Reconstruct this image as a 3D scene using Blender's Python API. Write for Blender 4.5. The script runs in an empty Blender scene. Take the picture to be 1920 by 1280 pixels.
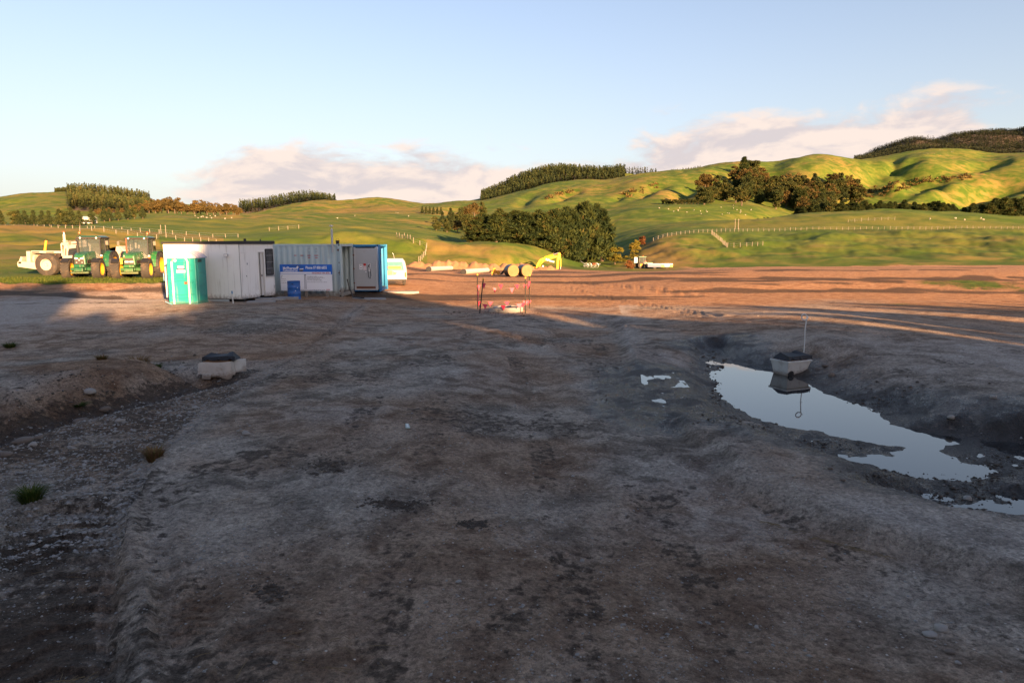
import bpy, math, random
import numpy as np
from mathutils import Vector, Matrix
R = math.radians
scene = bpy.context.scene
col = scene.collection
# ---------------------------------------------------------------- camera
CAMZ = 2.5; PITCH = math.atan(185/1280.0); F = 1280.0
cam = bpy.data.cameras.new('camera'); cam.sensor_width = 36; cam.lens = 24; cam.clip_start = 0.1; cam.clip_end = 20000
co = bpy.data.objects.new('camera', cam); col.objects.link(co)
co.location = (0, 0, CAMZ); co.rotation_euler = (math.pi/2-PITCH, 0, 0)
scene.camera = co
# ---------------------------------------------------------------- sun + sky
SUN_AZ = 28.0; SUN_EL = 10.0           # azimuth measured from straight behind the camera towards the right
to_sun = Vector((math.sin(R(SUN_AZ))*math.cos(R(SUN_EL)), -math.cos(R(SUN_AZ))*math.cos(R(SUN_EL)), math.sin(R(SUN_EL))))
sl = bpy.data.lights.new('sun', 'SUN'); sl.energy = 5.0; sl.angle = R(0.6); sl.color = (1.0, 0.58, 0.27)
so = bpy.data.objects.new('sun', sl); col.objects.link(so)
so.rotation_euler = (-to_sun).to_track_quat('-Z', 'Y').to_euler(); so.location = (40, -60, 30)
scene.view_settings.view_transform = 'Standard'; scene.view_settings.look = 'None'
scene.view_settings.exposure = 2.5; scene.view_settings.gamma = 1.0; scene.view_settings.use_curve_mapping = False
world = bpy.data.worlds.new('World'); scene.world = world; world.use_nodes = True
SKY_STRENGTH = 0.15

class NT:
    """small helper to write node trees"""
    def __init__(s, nt): s.nt = nt; s.n = nt.nodes; s.l = nt.links
    def new(s, t, **kw):
        n = s.n.new(t)
        for k, v in kw.items(): setattr(n, k, v)
        return n
    def put(s, sock, v):
        if hasattr(v, 'is_output') or isinstance(v, bpy.types.NodeSocket): s.l.new(v, sock)
        elif v is not None:
            if isinstance(v, (tuple, list)) and len(v) == 3 and sock.type == 'RGBA': v = (*v, 1)
            sock.default_value = v
    def m(s, op, a, b=None, c=None, clamp=False):
        n = s.new('ShaderNodeMath', operation=op, use_clamp=clamp)
        for i, v in enumerate((a, b, c)):
            if v is not None: s.put(n.inputs[i], v)
        return n.outputs[0]
    def mix(s, f, a, b, blend='MIX'):
        n = s.new('ShaderNodeMix', data_type='RGBA', blend_type=blend)
        s.put(n.inputs[0], f); s.put(n.inputs[6], a); s.put(n.inputs[7], b)
        return n.outputs[2]
    def noise(s, vec, scale, detail=4, rough=0.55, dist=0.0, out=0):
        n = s.new('ShaderNodeTexNoise'); s.put(n.inputs['Vector'], vec)
        n.inputs['Scale'].default_value = scale; n.inputs['Detail'].default_value = detail
        n.inputs['Roughness'].default_value = rough; n.inputs['Distortion'].default_value = dist
        return n.outputs[out]
    def ramp(s, v, lo, hi, smooth=True):
        n = s.new('ShaderNodeMapRange', interpolation_type='SMOOTHSTEP' if smooth else 'LINEAR')
        s.put(n.inputs[0], v); s.put(n.inputs[1], lo); s.put(n.inputs[2], hi)
        return n.outputs[0]

def build_world():
    T = NT(world.node_tree); T.n.clear()
    out = T.new('ShaderNodeOutputWorld'); bg = T.new('ShaderNodeBackground'); bg.inputs[1].default_value = SKY_STRENGTH
    sky = T.new('ShaderNodeTexSky', sky_type='NISHITA'); sky.sun_disc = False
    sky.sun_elevation = R(SUN_EL); sky.sun_rotation = R(180-SUN_AZ); sky.altitude = 50
    sky.air_density = 1.0; sky.dust_density = 1.2; sky.ozone_density = 1.5
    tc = T.new('ShaderNodeTexCoord'); sp = T.new('ShaderNodeSeparateXYZ'); T.l.new(tc.outputs['Generated'], sp.inputs[0])
    x, y, z = sp.outputs
    az = T.m('ARCTAN2', x, y)                                   # 0 straight ahead, radians, + right
    el = T.m('ARCTANGENT', T.m('DIVIDE', z, T.m('SQRT', T.m('ADD', T.m('MULTIPLY', x, x), T.m('MULTIPLY', y, y)))))
    cv = T.new('ShaderNodeCombineXYZ'); T.put(cv.inputs[0], T.m('MULTIPLY', az, 1.0)); T.put(cv.inputs[1], T.m('MULTIPLY', el, 2.6)); cv.inputs[2].default_value = 3.7
    n1 = T.noise(cv.outputs[0], 9.0, 8, 0.58, 0.3)
    n2 = T.noise(cv.outputs[0], 30.0, 5, 0.6, 0.2)
    big = T.noise(cv.outputs[0], 1.6, 2, 0.5)
    def bank(a0, a1, e0, we, wa=0.06):
        g = T.m('MULTIPLY', T.ramp(az, a0-wa, a0+wa), T.m('SUBTRACT', 1.0, T.ramp(az, a1-wa, a1+wa)))
        d = T.m('DIVIDE', T.m('SUBTRACT', el, e0), we)
        return T.m('MULTIPLY', g, T.m('POWER', 2.718, T.m('MULTIPLY', -1.0, T.m('MULTIPLY', d, d))))
    e = T.m('MAXIMUM', bank(-0.43, 0.05, 0.074, 0.050, 0.09), T.m('MULTIPLY', bank(0.20, 0.60, 0.096, 0.066, 0.08), 1.32))
    e = T.m('MAXIMUM', e, T.m('MULTIPLY', bank(0.21, 0.40, 0.085, 0.032), 0.9))
    e = T.m('MAXIMUM', e, T.m('MULTIPLY', bank(0.03, 0.27, 0.092, 0.026), 0.85))
    # the same kind of low bank goes on round the rest of the horizon
    g = T.m('ADD', T.m('SUBTRACT', 1.0, T.ramp(az, -1.1, -0.9)), T.ramp(az, 0.9, 1.1))
    dd = T.m('DIVIDE', T.m('SUBTRACT', el, 0.09), 0.05)
    e = T.m('MAXIMUM', e, T.m('MULTIPLY', T.m('MULTIPLY', g, T.ramp(big, 0.45, 0.6)), T.m('POWER', 2.718, T.m('MULTIPLY', -1.0, T.m('MULTIPLY', dd, dd)))))
    dens = T.m('ADD', T.m('ADD', T.m('MULTIPLY', e, 0.62), T.m('MULTIPLY', T.m('SUBTRACT', n1, 0.5), 1.05)), T.m('MULTIPLY', T.m('SUBTRACT', n2, 0.5), 0.22))
    cl = T.ramp(dens, 0.16, 0.42)
    cl = T.m('MULTIPLY', cl, T.ramp(e, 0.02, 0.25))
    # lit tops, grey-violet undersides (thicker parts and low edges)
    cv2 = T.new('ShaderNodeCombineXYZ'); T.put(cv2.inputs[0], T.m('ADD', az, -0.012)); T.put(cv2.inputs[1], T.m('ADD', T.m('MULTIPLY', el, 2.6), 0.035)); cv2.inputs[2].default_value = 3.7
    n1b = T.noise(cv2.outputs[0], 9.0, 8, 0.58, 0.3)
    shade = T.ramp(T.m('SUBTRACT', n1b, n1), -0.10, 0.12)
    ccol = T.mix(shade, (1.20, 1.00, 0.89), (0.88, 0.78, 0.79))
    skyc = T.mix(1.0, sky.outputs[0], SKYTINT, 'MULTIPLY')
    # thin pale haze towards the horizon, all the way round
    hz = T.m('POWER', 2.718, T.m('MULTIPLY', T.m('MAXIMUM', el, 0.0), -4.5))
    skyc = T.mix(T.m('MULTIPLY', hz, 0.92), skyc, (0.87, 0.92, 0.95))
    c = T.mix(T.m('MULTIPLY', cl, 0.95), skyc, ccol)
    T.l.new(c, bg.inputs[0]); T.l.new(bg.outputs[0], out.inputs[0])
SKYTINT = (0.335, 0.296, 0.318)
build_world()
# ---------------------------------------------------------------- pixel <-> place (used only to read real positions off the photograph)
sT, cT = math.sin(PITCH), math.cos(PITCH)
def TT(v):
    b = (640-np.asarray(v, float))/F
    return (-sT+b*cT)/(cT+b*sT)
def SS(u, v=455):
    b = (640-np.asarray(v, float))/F
    return (np.asarray(u, float)-960)/F/(cT+b*sT)
def at(u, v, Y):                       # point at forward distance Y
    return Vector((float(SS(u, v))*Y, Y, CAMZ+float(TT(v))*Y))
def gbase(y): return -0.0173*np.clip(np.asarray(y, float)-9, 0, 140)
def G(u, v, dz=0.0):                   # point on the site plane
    Y = 10.0
    for _ in range(30): Y = (float(gbase(Y))+dz-CAMZ)/float(TT(v))
    p = at(u, v, Y); return (p.x, p.y)
def GP(pts, dz=0.0): return [G(u, v, dz) for u, v in pts]
# ---------------------------------------------------------------- numpy noise
def _h(ix, iy, seed):
    h = (ix.astype(np.int64)*374761393 + iy.astype(np.int64)*668265263 + seed*1274126177) & 0xffffffff
    h = ((h ^ (h >> 13))*1274126177) & 0xffffffff
    return ((h ^ (h >> 16)) & 0xffff)/32767.5-1.0
def vn(x, y, seed=0):
    fx = np.floor(x); fy = np.floor(y); tx = x-fx; ty = y-fy
    tx = tx*tx*tx*(tx*(tx*6-15)+10); ty = ty*ty*ty*(ty*(ty*6-15)+10)
    a = _h(fx, fy, seed); b = _h(fx+1, fy, seed); c = _h(fx, fy+1, seed); d = _h(fx+1, fy+1, seed)
    return (a+(b-a)*tx)*(1-ty)+(c+(d-c)*tx)*ty
def fbm(x, y, o=4, seed=0, g=0.5):
    s = 0; a = 1.0; t = 0
    for i in range(o):
        c, q = math.cos(i*0.7), math.sin(i*0.7)
        s = s+a*vn((x*c-y*q)*2**i, (x*q+y*c)*2**i, seed+i*17); t += a; a *= g
    return s/t
def sm(a, b, x):
    t = np.clip((x-a)/(b-a), 0, 1); return t*t*(3-2*t)
def pdist(x, y, pts):                  # distance, length along, signed side (left +)
    best = np.full(x.shape, 1e9); al = np.zeros(x.shape); sd = np.zeros(x.shape); acc = 0
    for (x0, y0), (x1, y1) in zip(pts[:-1], pts[1:]):
        dx, dy = x1-x0, y1-y0; L = math.hypot(dx, dy)
        t = np.clip(((x-x0)*dx+(y-y0)*dy)/L**2, 0, 1)
        d = np.hypot(x-x0-t*dx, y-y0-t*dy); m = d < best
        best = np.where(m, d, best); al = np.where(m, acc+t*L, al)
        sd = np.where(m, np.sign(dx*(y-y0)-dy*(x-x0)), sd); acc += L
    return best, al, sd
def psd(x, y, poly):                   # signed distance to polygon, + outside
    d, _, _ = pdist(x, y, poly+[poly[0]]); ins = np.zeros(x.shape, bool)
    for (x0, y0), (x1, y1) in zip(poly, poly[1:]+[poly[0]]):
        c = ((y0 > y) != (y1 > y)); ins ^= c & (x < (x1-x0)*(y-y0)/((y1-y0) if y1 != y0 else 1e-9)+x0)
    return np.where(ins, -d, d)
def ell(x, y, u, v, ru, rv, dz=0.0):   # soft elliptical patch, 1 in the middle
    cx, cy = G(u, v, dz); ex, _ = G(u+ru, v, dz); _, ey = G(u, v-rv, dz)
    return np.exp(-(((x-cx)/(ex-cx))**2+((y-cy)/(ey-cy))**2))
# ---------------------------------------------------------------- the lie of the land
ZW = -0.34                              # puddle level
PUD = GP([(1333,697),(1350,687),(1400,696),(1450,703),(1500,722),(1535,735),(1580,752),(1640,772),(1668,790),(1662,800),(1720,812),(1795,825),(1800,836),(1752,842),(1790,853),(1830,868),(1848,884),(1800,893),(1735,890),(1690,884),(1645,868),(1690,850),(1722,838),(1640,832),(1560,818),(1480,806),(1430,795),(1380,770),(1350,750),(1338,728)], ZW)
FILMS = [(GP([(1790,848),(1850,832),(1960,828),(1990,860),(1900,872),(1830,868)], ZW), ZW), (GP([(1690,955),(1740,930),(1850,925),(1950,940),(1960,985),(1850,990),(1760,975)], ZW), ZW), (GP([(1205,702),(1262,702),(1300,745),(1335,790),(1270,790),(1215,770)], -0.17), -0.17), (GP([(1318,668),(1345,662),(1362,690),(1338,700),(1322,690)], ZW), ZW), (GP([(1480,815),(1600,838),(1640,850),(1560,862),(1460,838)], ZW), ZW)]
DITCH = GP([(-140,870),(0,832),(140,792),(260,764),(340,742),(400,728),(450,712)], -0.2)
LEDGE = GP([(205,1400),(215,1280),(222,1100),(240,960),(300,850),(400,770),(490,715),(580,650),(650,600),(700,565)])
REDGE = GP([(1165,590),(1195,680),(1240,745),(1330,805),(1420,870),(1520,925),(1640,965),(1800,1010),(2000,1070)])
TRACKS = [(GP([(285,1400),(275,1280),(262,1100),(268,960),(335,880)]), 0.26, 0.13, 0.013),
          (GP([(70,1350),(95,1200),(110,1050),(120,960)]), 0.45, 0.28, 0.06),
          (GP([(355,1190),(345,1080)]), 0.22, 0.12, 0.02),
          (GP([(1150,600),(1200,640),(1245,700),(1320,780),(1400,850)]), 0.3, 0.16, 0.02),
          (GP([(1100,590),(1130,640),(1150,700),(1165,790)]), 0.25, 0.12, 0.008),
          (GP([(1060,545),(1180,575),(1260,590),(1330,612)], -0.2), 0.5, 0.22, 0.03),
          (GP([(1030,530),(1180,545),(1300,560)], -0.2), 0.6, 0.3, 0.035),
          (GP([(560,690),(600,640),(650,600)]), 0.3, 0.14, 0.02),
          (GP([(690,1400),(740,1050),(790,880),(840,720),(880,610)]), 0.22, 0.11, 0.011), (GP([(1130,1400),(1075,1050),(1030,880),(985,720),(945,610)]), 0.22, 0.11, 0.011),
          (GP([(440,1400),(545,1050),(620,880),(715,720),(790,600)]), 0.25, 0.13, 0.012), (GP([(1450,1400),(1300,1050),(1200,880),(1100,720),(1030,610)]), 0.25, 0.13, 0.012),
          (GP([(1900,1180),(1600,1010),(1380,880),(1220,760),(1120,640)]), 0.24, 0.12, 0.012), (GP([(820,1400),(980,1120),(1180,960),(1330,850)]), 0.2, 0.1, 0.008)]
LU = {}
def layer(n, vs, ys):
    vu = np.array(vs, float); yu = np.array(ys, float); g = np.arange(-500, 2500, 3.0); ker = np.exp(-(np.arange(-30, 31)/7.0)**2); ker /= ker.sum()
    def smo(a, k): n = len(k)//2; return np.convolve(np.pad(a, n, mode='edge'), k, mode='valid')
    LU[n] = (g, smo(np.interp(g, vu[:, 0], TT(vu[:, 1])), ker), g, smo(np.interp(g, yu[:, 0], yu[:, 1]), np.ones(91)/91))
layer('A', [(-300,482),(0,482),(300,486),(600,495),(760,498),(1000,500),(1060,500),(1200,504),(1400,501),(1920,499),(2300,499)], [(0,72),(300,80),(600,110),(760,125),(1000,140),(1200,165),(1400,150),(1920,130)])
layer('B', [(-300,430),(0,428),(100,430),(200,432),(300,438),(400,446),(460,446),(520,437),(600,434),(700,435),(760,441),(800,448),(860,459),(900,458),(960,456),(1000,464),(1040,482),(1090,494),(1140,494),(1170,480),(1200,462),(1240,443),(1300,435),(1400,433),(1500,432),(1700,431),(1920,430),(2300,430)], [(0,170),(300,150),(520,160),(700,180),(800,190),(900,165),(1000,165),(1100,200),(1200,210),(1400,240),(1920,240)])
layer('C', [(-300,424),(0,424),(160,425),(230,417),(300,411),(380,412),(450,416),(500,412),(560,413),(620,421),(700,426),(760,429),(800,433),(860,442),(900,436),(1000,440),(1060,456),(1120,452),(1190,430),(1240,420),(1300,413),(1400,412),(1460,414),(1500,411),(1600,405),(1700,402),(1800,404),(1920,405),(2300,405)], [(0,290),(500,300),(900,310),(1300,380),(1920,400)])
layer('D', [(-300,420),(0,420),(100,416),(160,413),(230,404),(280,405),(340,403),(400,405),(470,404),(520,400),(570,398),(640,400),(740,401),(800,404),(860,406),(900,402),(1000,404),(1140,402),(1190,390),(1240,385),(1300,384),(1400,385),(1450,393),(1500,403),(1600,403),(1700,400),(1800,398),(1920,399),(2300,399)], [(0,480),(500,500),(900,520),(1300,560),(1920,600)])
layer('E', [(-400,395),(-100,386),(0,379),(60,371),(110,370),(160,378),(230,388),(300,393),(400,398),(470,402),(520,391),(585,377),(640,379),(720,371),(760,379),(800,385),(860,376),(905,386),(960,371),(1040,351),(1090,342),(1130,345),(1180,335),(1240,331),(1310,323),(1340,313),(1400,312),(1440,317),(1500,300),(1540,298),(1590,301),(1640,293),(1700,281),(1740,277),(1800,279),(1850,288),(1920,286),(2100,276),(2400,282)], [(0,820),(500,850),(905,1000),(1300,1050),(1920,1100)])
layer('F', [(-400,400),(0,384),(40,376),(60,373),(80,375),(120,369),(150,368),(190,368),(230,373),(280,383),(400,397),(460,395),(540,379),(575,371),(600,374),(640,382),(700,384),(760,388),(860,382),(905,375),(940,358),(980,340),(1010,330),(1050,325),(1090,335),(1130,339),(1160,337),(1200,343),(1240,338),(1300,338),(1450,330),(1600,306),(1640,292),(1700,277),(1760,265),(1800,262),(1860,253),(1920,244),(2100,226),(2400,215)], [(0,1150),(600,1150),(905,1350),(1250,1400),(1600,2300),(1920,2500)])
def sites(x, y):
    """heights of the building site (near ground)"""
    z = gbase(y).astype(float)
    z = z+0.3*sm(-4, -9, x)*sm(14, 26, y)
    # grass terrace the tractors stand on, cut bank in front of it
    edge = 40.5+0.9*vn(x*0.25, y*0+3, 5)+0.5*vn(x*0.9, y*0, 6)+6*sm(-16.5, -13.0, x)
    terr = sm(0, 1.6, y-edge)*sm(-12.5, -15.5, x)
    z = z*(1-terr)+(0.02+0.05*vn(x*0.2, y*0.2, 9)-0.1*sm(47, 52, y))*terr
    # hollow in front of the cut bank
    z = z-0.48*np.exp(-((x+19)/3.6)**2-((y-36.2)/2.6)**2)*(1-terr)
    # right-hand banks behind the puddle
    z = z+0.36*ell(x, y, 1680, 650, 260, 55)+0.22*ell(x, y, 1900, 600, 260, 40)+0.16*ell(x, y, 1480, 610, 170, 22)
    z = z+0.25*ell(x, y, 1800, 548, 340, 10, -0.3)
    # far right spoil edge
    z = z+0.28*sm(6, 14, x)*sm(42, 47, y+2*vn(x*0.15, y*0, 12))*(1-sm(80, 110, y))
    # left bank beyond the ditch
    DL = sum(math.dist(a, b) for a, b in zip(DITCH[:-1], DITCH[1:]))
    d, al, sd = pdist(x, y, DITCH)
    wob = 0.25*fbm(x*0.9, y*0.9, 3, 21)
    z = z+np.where(sd > 0, 0.33*sm(0.0, 1.2, d+wob)*(1-sm(2.5, 8, d)), 0.0)*(1-sm(DL-1.5, DL-0.2, al))
    z = z-0.19*np.exp(-((d+0.3*wob)/0.42)**2)*(1-sm(DL-1.0, DL, al))
    z = z+(0.10*fbm(x*2.3, y*2.3, 4, 22)+0.05*np.abs(vn(x*5, y*5, 23)))*np.exp(-((d-0.7)/1.1)**2)*np.where(sd > 0, 1, 0.25)
    z = z-0.20*np.exp(-(((x-G(345,705)[0])/0.5)**2+((y-G(345,705)[1])/0.4)**2))
    # road edges
    d, al, sd = pdist(x, y, LEDGE); z = z-np.where(sd > 0, 0.055*sm(-0.02, 0.06, d+0.05*vn(x*5, y*5, 31)), 0)*(1-sm(0.6, 2.0, d))
    z = z-0.02*np.where(sd > 0, np.exp(-(d/0.08)**2), 0)
    d, al, sd = pdist(x, y, REDGE); z = z-np.where(sd < 0, 0.15*sm(0, 0.45, d+0.15*vn(x*2, y*2, 32))*(1-sm(2, 4, d)), 0)*sm(0.3, 3.0, al)
    for pts, w, lug, amp in TRACKS:
        d, al, sd = pdist(x, y, pts); m = 1-sm(w*0.75, w, d+0.05*vn(x*6, y*6, 40))
        ph = (al+0.5*d+0.015*vn(x*9, y*9, 41))/lug
        z = z-amp*m*(0.5+np.where(np.mod(ph, 1) < 0.42, 0.9, -0.15)*(0.55+0.45*vn(x*1.7, y*1.7, 43)))
        z = z+amp*0.9*np.exp(-((d-w*1.15)/(w*0.22))**2)
    # puddle basin
    s1 = psd(x, y, PUD)
    s1 = s1+0.13*fbm(x*2.2, y*2.2, 3, 51)+0.10*fbm(x*8, y*8, 3, 52)
    w = np.exp(-(np.clip(s1, 0, None)/0.95)**2)
    z = z*(1-w)+(ZW+np.where(s1 > 0, 0.075*s1, 0.12*s1).clip(-0.16, 1)+0.012*fbm(x*5, y*5, 2, 53)*sm(0.0, 0.3, s1))*w
    for poly, lev in FILMS:            # mud flats with a broken film of water
        sf = psd(x, y, poly)+0.12*fbm(x*3, y*3, 3, 54); w = 1-sm(0.0, 0.45, sf); z = z*(1-w)+(lev+0.026*fbm(x*2.3, y*2.3, 3, 55)+0.006*vn(x*14, y*14, 56)+(0.013 if lev == ZW else 0.006))*w
    # mound beside the right inlet and the concrete ring's gravel collar
    z = z+0.22*ell(x, y, 1560, 682, 45, 16, -0.2)
    z = z+0.07*ell(x, y, 955, 585, 62, 10, -0.3)
    return z
def fine(x, y, r):
    """roughness of the soil, only as fine as the sheet can carry"""
    _, _, ls = pdist(x, y, LEDGE); _, _, rs = pdist(x, y, REDGE); road = np.where((ls < 0) & (rs > 0) & (r < 40), 0.3, 1.0)
    z = (0.02+0.02*road)*fbm(x*0.33, y*0.33, 3, 61)*sm(2, 8, r)
    z = z+0.018*road*fbm(x*1.3, y*1.3, 3, 62)+0.007*(0.4+0.6*road)*fbm(x*5, y*5, 2, 63)*(1-sm(30, 60, r))
    z = z+0.006*fbm(x*17, y*17, 2, 64)*(1-sm(12, 25, r))*(0.35+0.65*sm(-0.1, 0.4, vn(x*0.6, y*0.6, 66)))
    return z
def height(x, y, detail=True):
    x = np.asarray(x, float); y = np.asarray(y, float); shp = x.shape; x = x.ravel(); y = y.ravel()
    r = np.hypot(x, y); z = gbase(y)*1.0
    near = r < 175
    if near.any():
        zn = sites(x[near], y[near])
        if detail: zn = zn+fine(x[near], y[near], r[near])
        z[near] = zn
    Ye = np.maximum(y, np.abs(x)/1.3); far = Ye > 60
    if far.any():
        X = x[far]; Y = y[far]; E = Ye[far]; U = 960+X/E*1293.0; z0 = z[far]
        K = [(np.full(X.shape, 60.0), z0)]
        for n in 'ABCDEF':
            vu, tv, yu, yv = LU[n]; Yk = np.interp(U, yu, yv); K.append((Yk, CAMZ+Yk*np.interp(U, vu, tv)))
        K.append((K[-1][0]*1.9, K[-1][1]*0.35))
        zz = np.where(E > K[-1][0], K[-1][1], z0); win = np.zeros(X.shape); lv = np.zeros(X.shape)
        for i in range(len(K)-1):
            (a, za), (b, zb) = K[i], K[i+1]; m = (E >= a) & (E < b); t = np.clip((E-a)/(b-a), 0, 1)
            e = 0.55*t*t*(3-2*t)+0.45*t
            if i == 0: e = sm(0, 1, t)
            zz = np.where(m, za+(zb-za)*e, zz); win = np.where(m, np.sin(math.pi*t)**0.8, win); lv = np.where(m, i+t, lv)
        # spurs and gullies: elongated ridges running down towards the left and the viewer
        c, q = math.cos(R(62)), math.sin(R(62))
        wx = X+40*fbm(X/150, Y/150, 2, 71); wy = Y+40*fbm(X/150, Y/150, 2, 72)
        al = wx*c+wy*q; ac = -wx*q+wy*c
        rid = np.abs(fbm(al/620, ac/240, 3, 73, 0.36))*2.4
        rid2 = np.abs(fbm(al/120, ac/48, 3, 75, 0.45))*2.4
        rightw = sm(1050, 1500, U)
        amp = np.where(lv > 4, 1.0, np.where(lv > 3, 0.5, np.where(lv > 2, 0.22, 0.05)))
        zz = zz+win*amp*((9+22*rightw)*(rid-0.45)+(1.0+1.0*rightw)*(rid2-0.45))
        zz = zz+win*sm(0.6, 1.4, lv)*(1.5*fbm(X/26, Y/26, 4, 77))+0.25*sm(1, 1.3, lv)*fbm(X/5, Y/5, 3, 78)*win
        for pts, w, dep in GULLIES:
            d, ga, gs = pdist(X, Y, pts); tot = sum(math.dist(a, b) for a, b in zip(pts[:-1], pts[1:])); wv = w*(1+0.35*vn(X/30, Y/30, 99))
            zz = zz-dep*np.exp(-(d/wv)**2)*sm(0, 0.3*tot, ga)*(1-0.6*sm(0.7*tot, tot, ga))
        # lumpy pasture on the right bank, dry gully sides
        zz = zz+np.where((lv > 0.9) & (lv < 2), 1.0, 0)*win*1.3*(fbm(X/9, Y/14, 4, 79)-0.1)
        # grassed mound in front of the pines, valley behind it
        zz = zz+1.2*np.exp(-((U-930)/90)**2)*np.where((lv > 1) & (lv < 2), win, 0)
        back = sm(-0.75, -0.05, Y/np.hypot(X, Y))
        z[far] = zz*back+z0*(1-back)
        # pit the excavator stands in
        pit = ((X-PIT[0])/6.0)**2+((Y-PIT[1])/7.0)**2
        z[far] -= 2.6*np.exp(-pit**2)
    return z.reshape(shp)
PIT = (3.2, 138.0); GULLIES = []
def hz(x, y): return float(height(np.array([x]), np.array([y]))[0])
def drop(x, y, dz=0.0): return Vector((x, y, hz(x, y)+dz))

def hit(u, v, ymin=5.0, ys=np.geomspace(5, 3000, 1400)):      # where a line of sight meets the land
    ys = ys[ys > ymin]; s = float(SS(u, v)); tz = CAMZ+ys*float(TT(v)); h = height(s*ys, ys, False); k = np.argmax(h >= tz)
    if not (h >= tz).any(): k = np.argmin(tz-h)
    return Vector((s*ys[k], ys[k], h[k]))
for pts, w, dep in (([(1660,305),(1630,322),(1600,345),(1572,372),(1580,392)], 26, 22), ([(1790,318),(1735,340),(1680,362),(1640,380)], 20, 14), ([(1930,335),(1860,352),(1800,378),(1760,396)], 22, 20), ([(1090,352),(1060,366),(1030,380)], 9, 5), ([(1245,342),(1215,356),(1190,372)], 10, 6), ([(1180,358),(1160,368),(1150,378)], 7, 4), ([(870,384),(850,392),(838,402)], 10, 5), ([(1470,318),(1445,335),(1430,352)], 16, 9), ([(1880,300),(1830,312),(1790,322)], 16, 9), ([(1730,295),(1700,310),(1660,325)], 12, 7), ([(1310,345),(1280,362),(1265,378)], 12, 6), ([(1000,362),(985,376),(975,390)], 8, 4)):
    GULLIES.append(([tuple(hit(u, v, 480)[:2]) for u, v in pts], w, dep))
# ---------------------------------------------------------------- materials
def mat(name, c, rough=0.7, metal=0.0, var=0.25, scale=6.0, dirt=None, dirt_amt=0.0, bump=0.0, spec=0.5, splash=0.0):
    m = bpy.data.materials.new(name); m.use_nodes = True; T = NT(m.node_tree); bs = T.n['Principled BSDF']
    tc = T.new('ShaderNodeTexCoord').outputs['Object']
    n = T.noise(tc, scale, 6, 0.6); n2 = T.noise(tc, scale*6, 3, 0.6)
    k = T.m('ADD', T.m('MULTIPLY', T.m('SUBTRACT', n, 0.5), 2*var), T.m('MULTIPLY', T.m('SUBTRACT', n2, 0.5), var))
    k = T.m('ADD', 1.0, k)
    cc = T.mix(1.0, (*c, 1), T.new('ShaderNodeCombineXYZ').outputs[0], 'MULTIPLY')
    comb = [x for x in T.n if x.type == 'COMBXYZ'][-1]
    for i in range(3): T.l.new(k, comb.inputs[i])
    if dirt:
        dn = T.ramp(T.noise(tc, scale*0.9, 8, 0.65), 0.62-0.35*dirt_amt, 0.78-0.2*dirt_amt)
        cc = T.mix(T.m('MULTIPLY', dn, min(1, dirt_amt*1.6)), cc, dirt)
    if splash:                        # mud splashed up from the ground, height above the thing's base
        sz = T.new('ShaderNodeSeparateXYZ'); T.l.new(tc, sz.inputs[0]); st = T.new('ShaderNodeMapping'); T.l.new(tc, st.inputs[0]); st.inputs[3].default_value = (9, 9, 0.7)
        cc = T.mix(T.m('MULTIPLY', T.ramp(T.m('ADD', sz.outputs[2], T.m('MULTIPLY', T.m('SUBTRACT', n2, 0.5), splash*1.2)), splash, splash*0.15), 0.8), cc, (0.17, 0.115, 0.075))
        cc = T.mix(T.m('MULTIPLY', T.ramp(T.noise(st.outputs[0], 1.0, 5, 0.6), 0.54, 0.72), 0.35), cc, (0.30, 0.25, 0.20))
    T.l.new(cc, bs.inputs['Base Color']); bs.inputs['Metallic'].default_value = metal
    T.put(bs.inputs['Roughness'], T.m('ADD', rough-0.08, T.m('MULTIPLY', n, 0.16), clamp=True))
    bs.inputs['Specular IOR Level'].default_value = spec
    if bump:
        b = T.new('ShaderNodeBump'); b.inputs['Strength'].default_value = bump; b.inputs['Distance'].default_value = 0.01
        T.l.new(n2, b.inputs['Height']); T.l.new(b.outputs[0], bs.inputs['Normal'])
    return m
def glassmat(name, c=(0.05, 0.07, 0.08), alpha=0.45):
    m = bpy.data.materials.new(name); m.use_nodes = True; T = NT(m.node_tree); bs = T.n['Principled BSDF']
    tc = T.new('ShaderNodeTexCoord').outputs['Object']
    n = T.noise(tc, 3, 4)
    T.put(bs.inputs['Base Color'], T.mix(n, c, tuple(k*1.6 for k in c))); bs.inputs['Roughness'].default_value = 0.06
    T.put(bs.inputs['Alpha'], T.m('ADD', alpha-0.1, T.m('MULTIPLY', n, 0.2)))
    return m
def leafmat(name, c0, c1, c2, translucency=0.15):
    """per-clump colour from the tint attribute, small noise on top"""
    m = bpy.data.materials.new(name); m.use_nodes = True; T = NT(m.node_tree); bs = T.n['Principled BSDF']
    a = T.new('ShaderNodeAttribute', attribute_name='tint').outputs['Fac']
    oi = T.new('ShaderNodeObjectInfo').outputs['Random']
    a = T.m('ADD', a, T.m('MULTIPLY', T.m('SUBTRACT', oi, 0.5), 0.35))
    c = T.mix(T.ramp(a, 0.0, 0.55), c0, c1); c = T.mix(T.ramp(a, 0.62, 1.0), c, c2)
    T.l.new(c, bs.inputs['Base Color']); bs.inputs['Roughness'].default_value = 0.75; bs.inputs['Specular IOR Level'].default_value = 0.2
    tr = T.new('ShaderNodeBsdfTranslucent'); T.l.new(c, tr.inputs[0])
    mx = T.new('ShaderNodeMixShader'); mx.inputs[0].default_value = translucency
    T.l.new(bs.outputs[0], mx.inputs[1]); T.l.new(tr.outputs[0], mx.inputs[2])
    T.l.new(mx.outputs[0], T.n['Material Output'].inputs[0])
    return m
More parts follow.
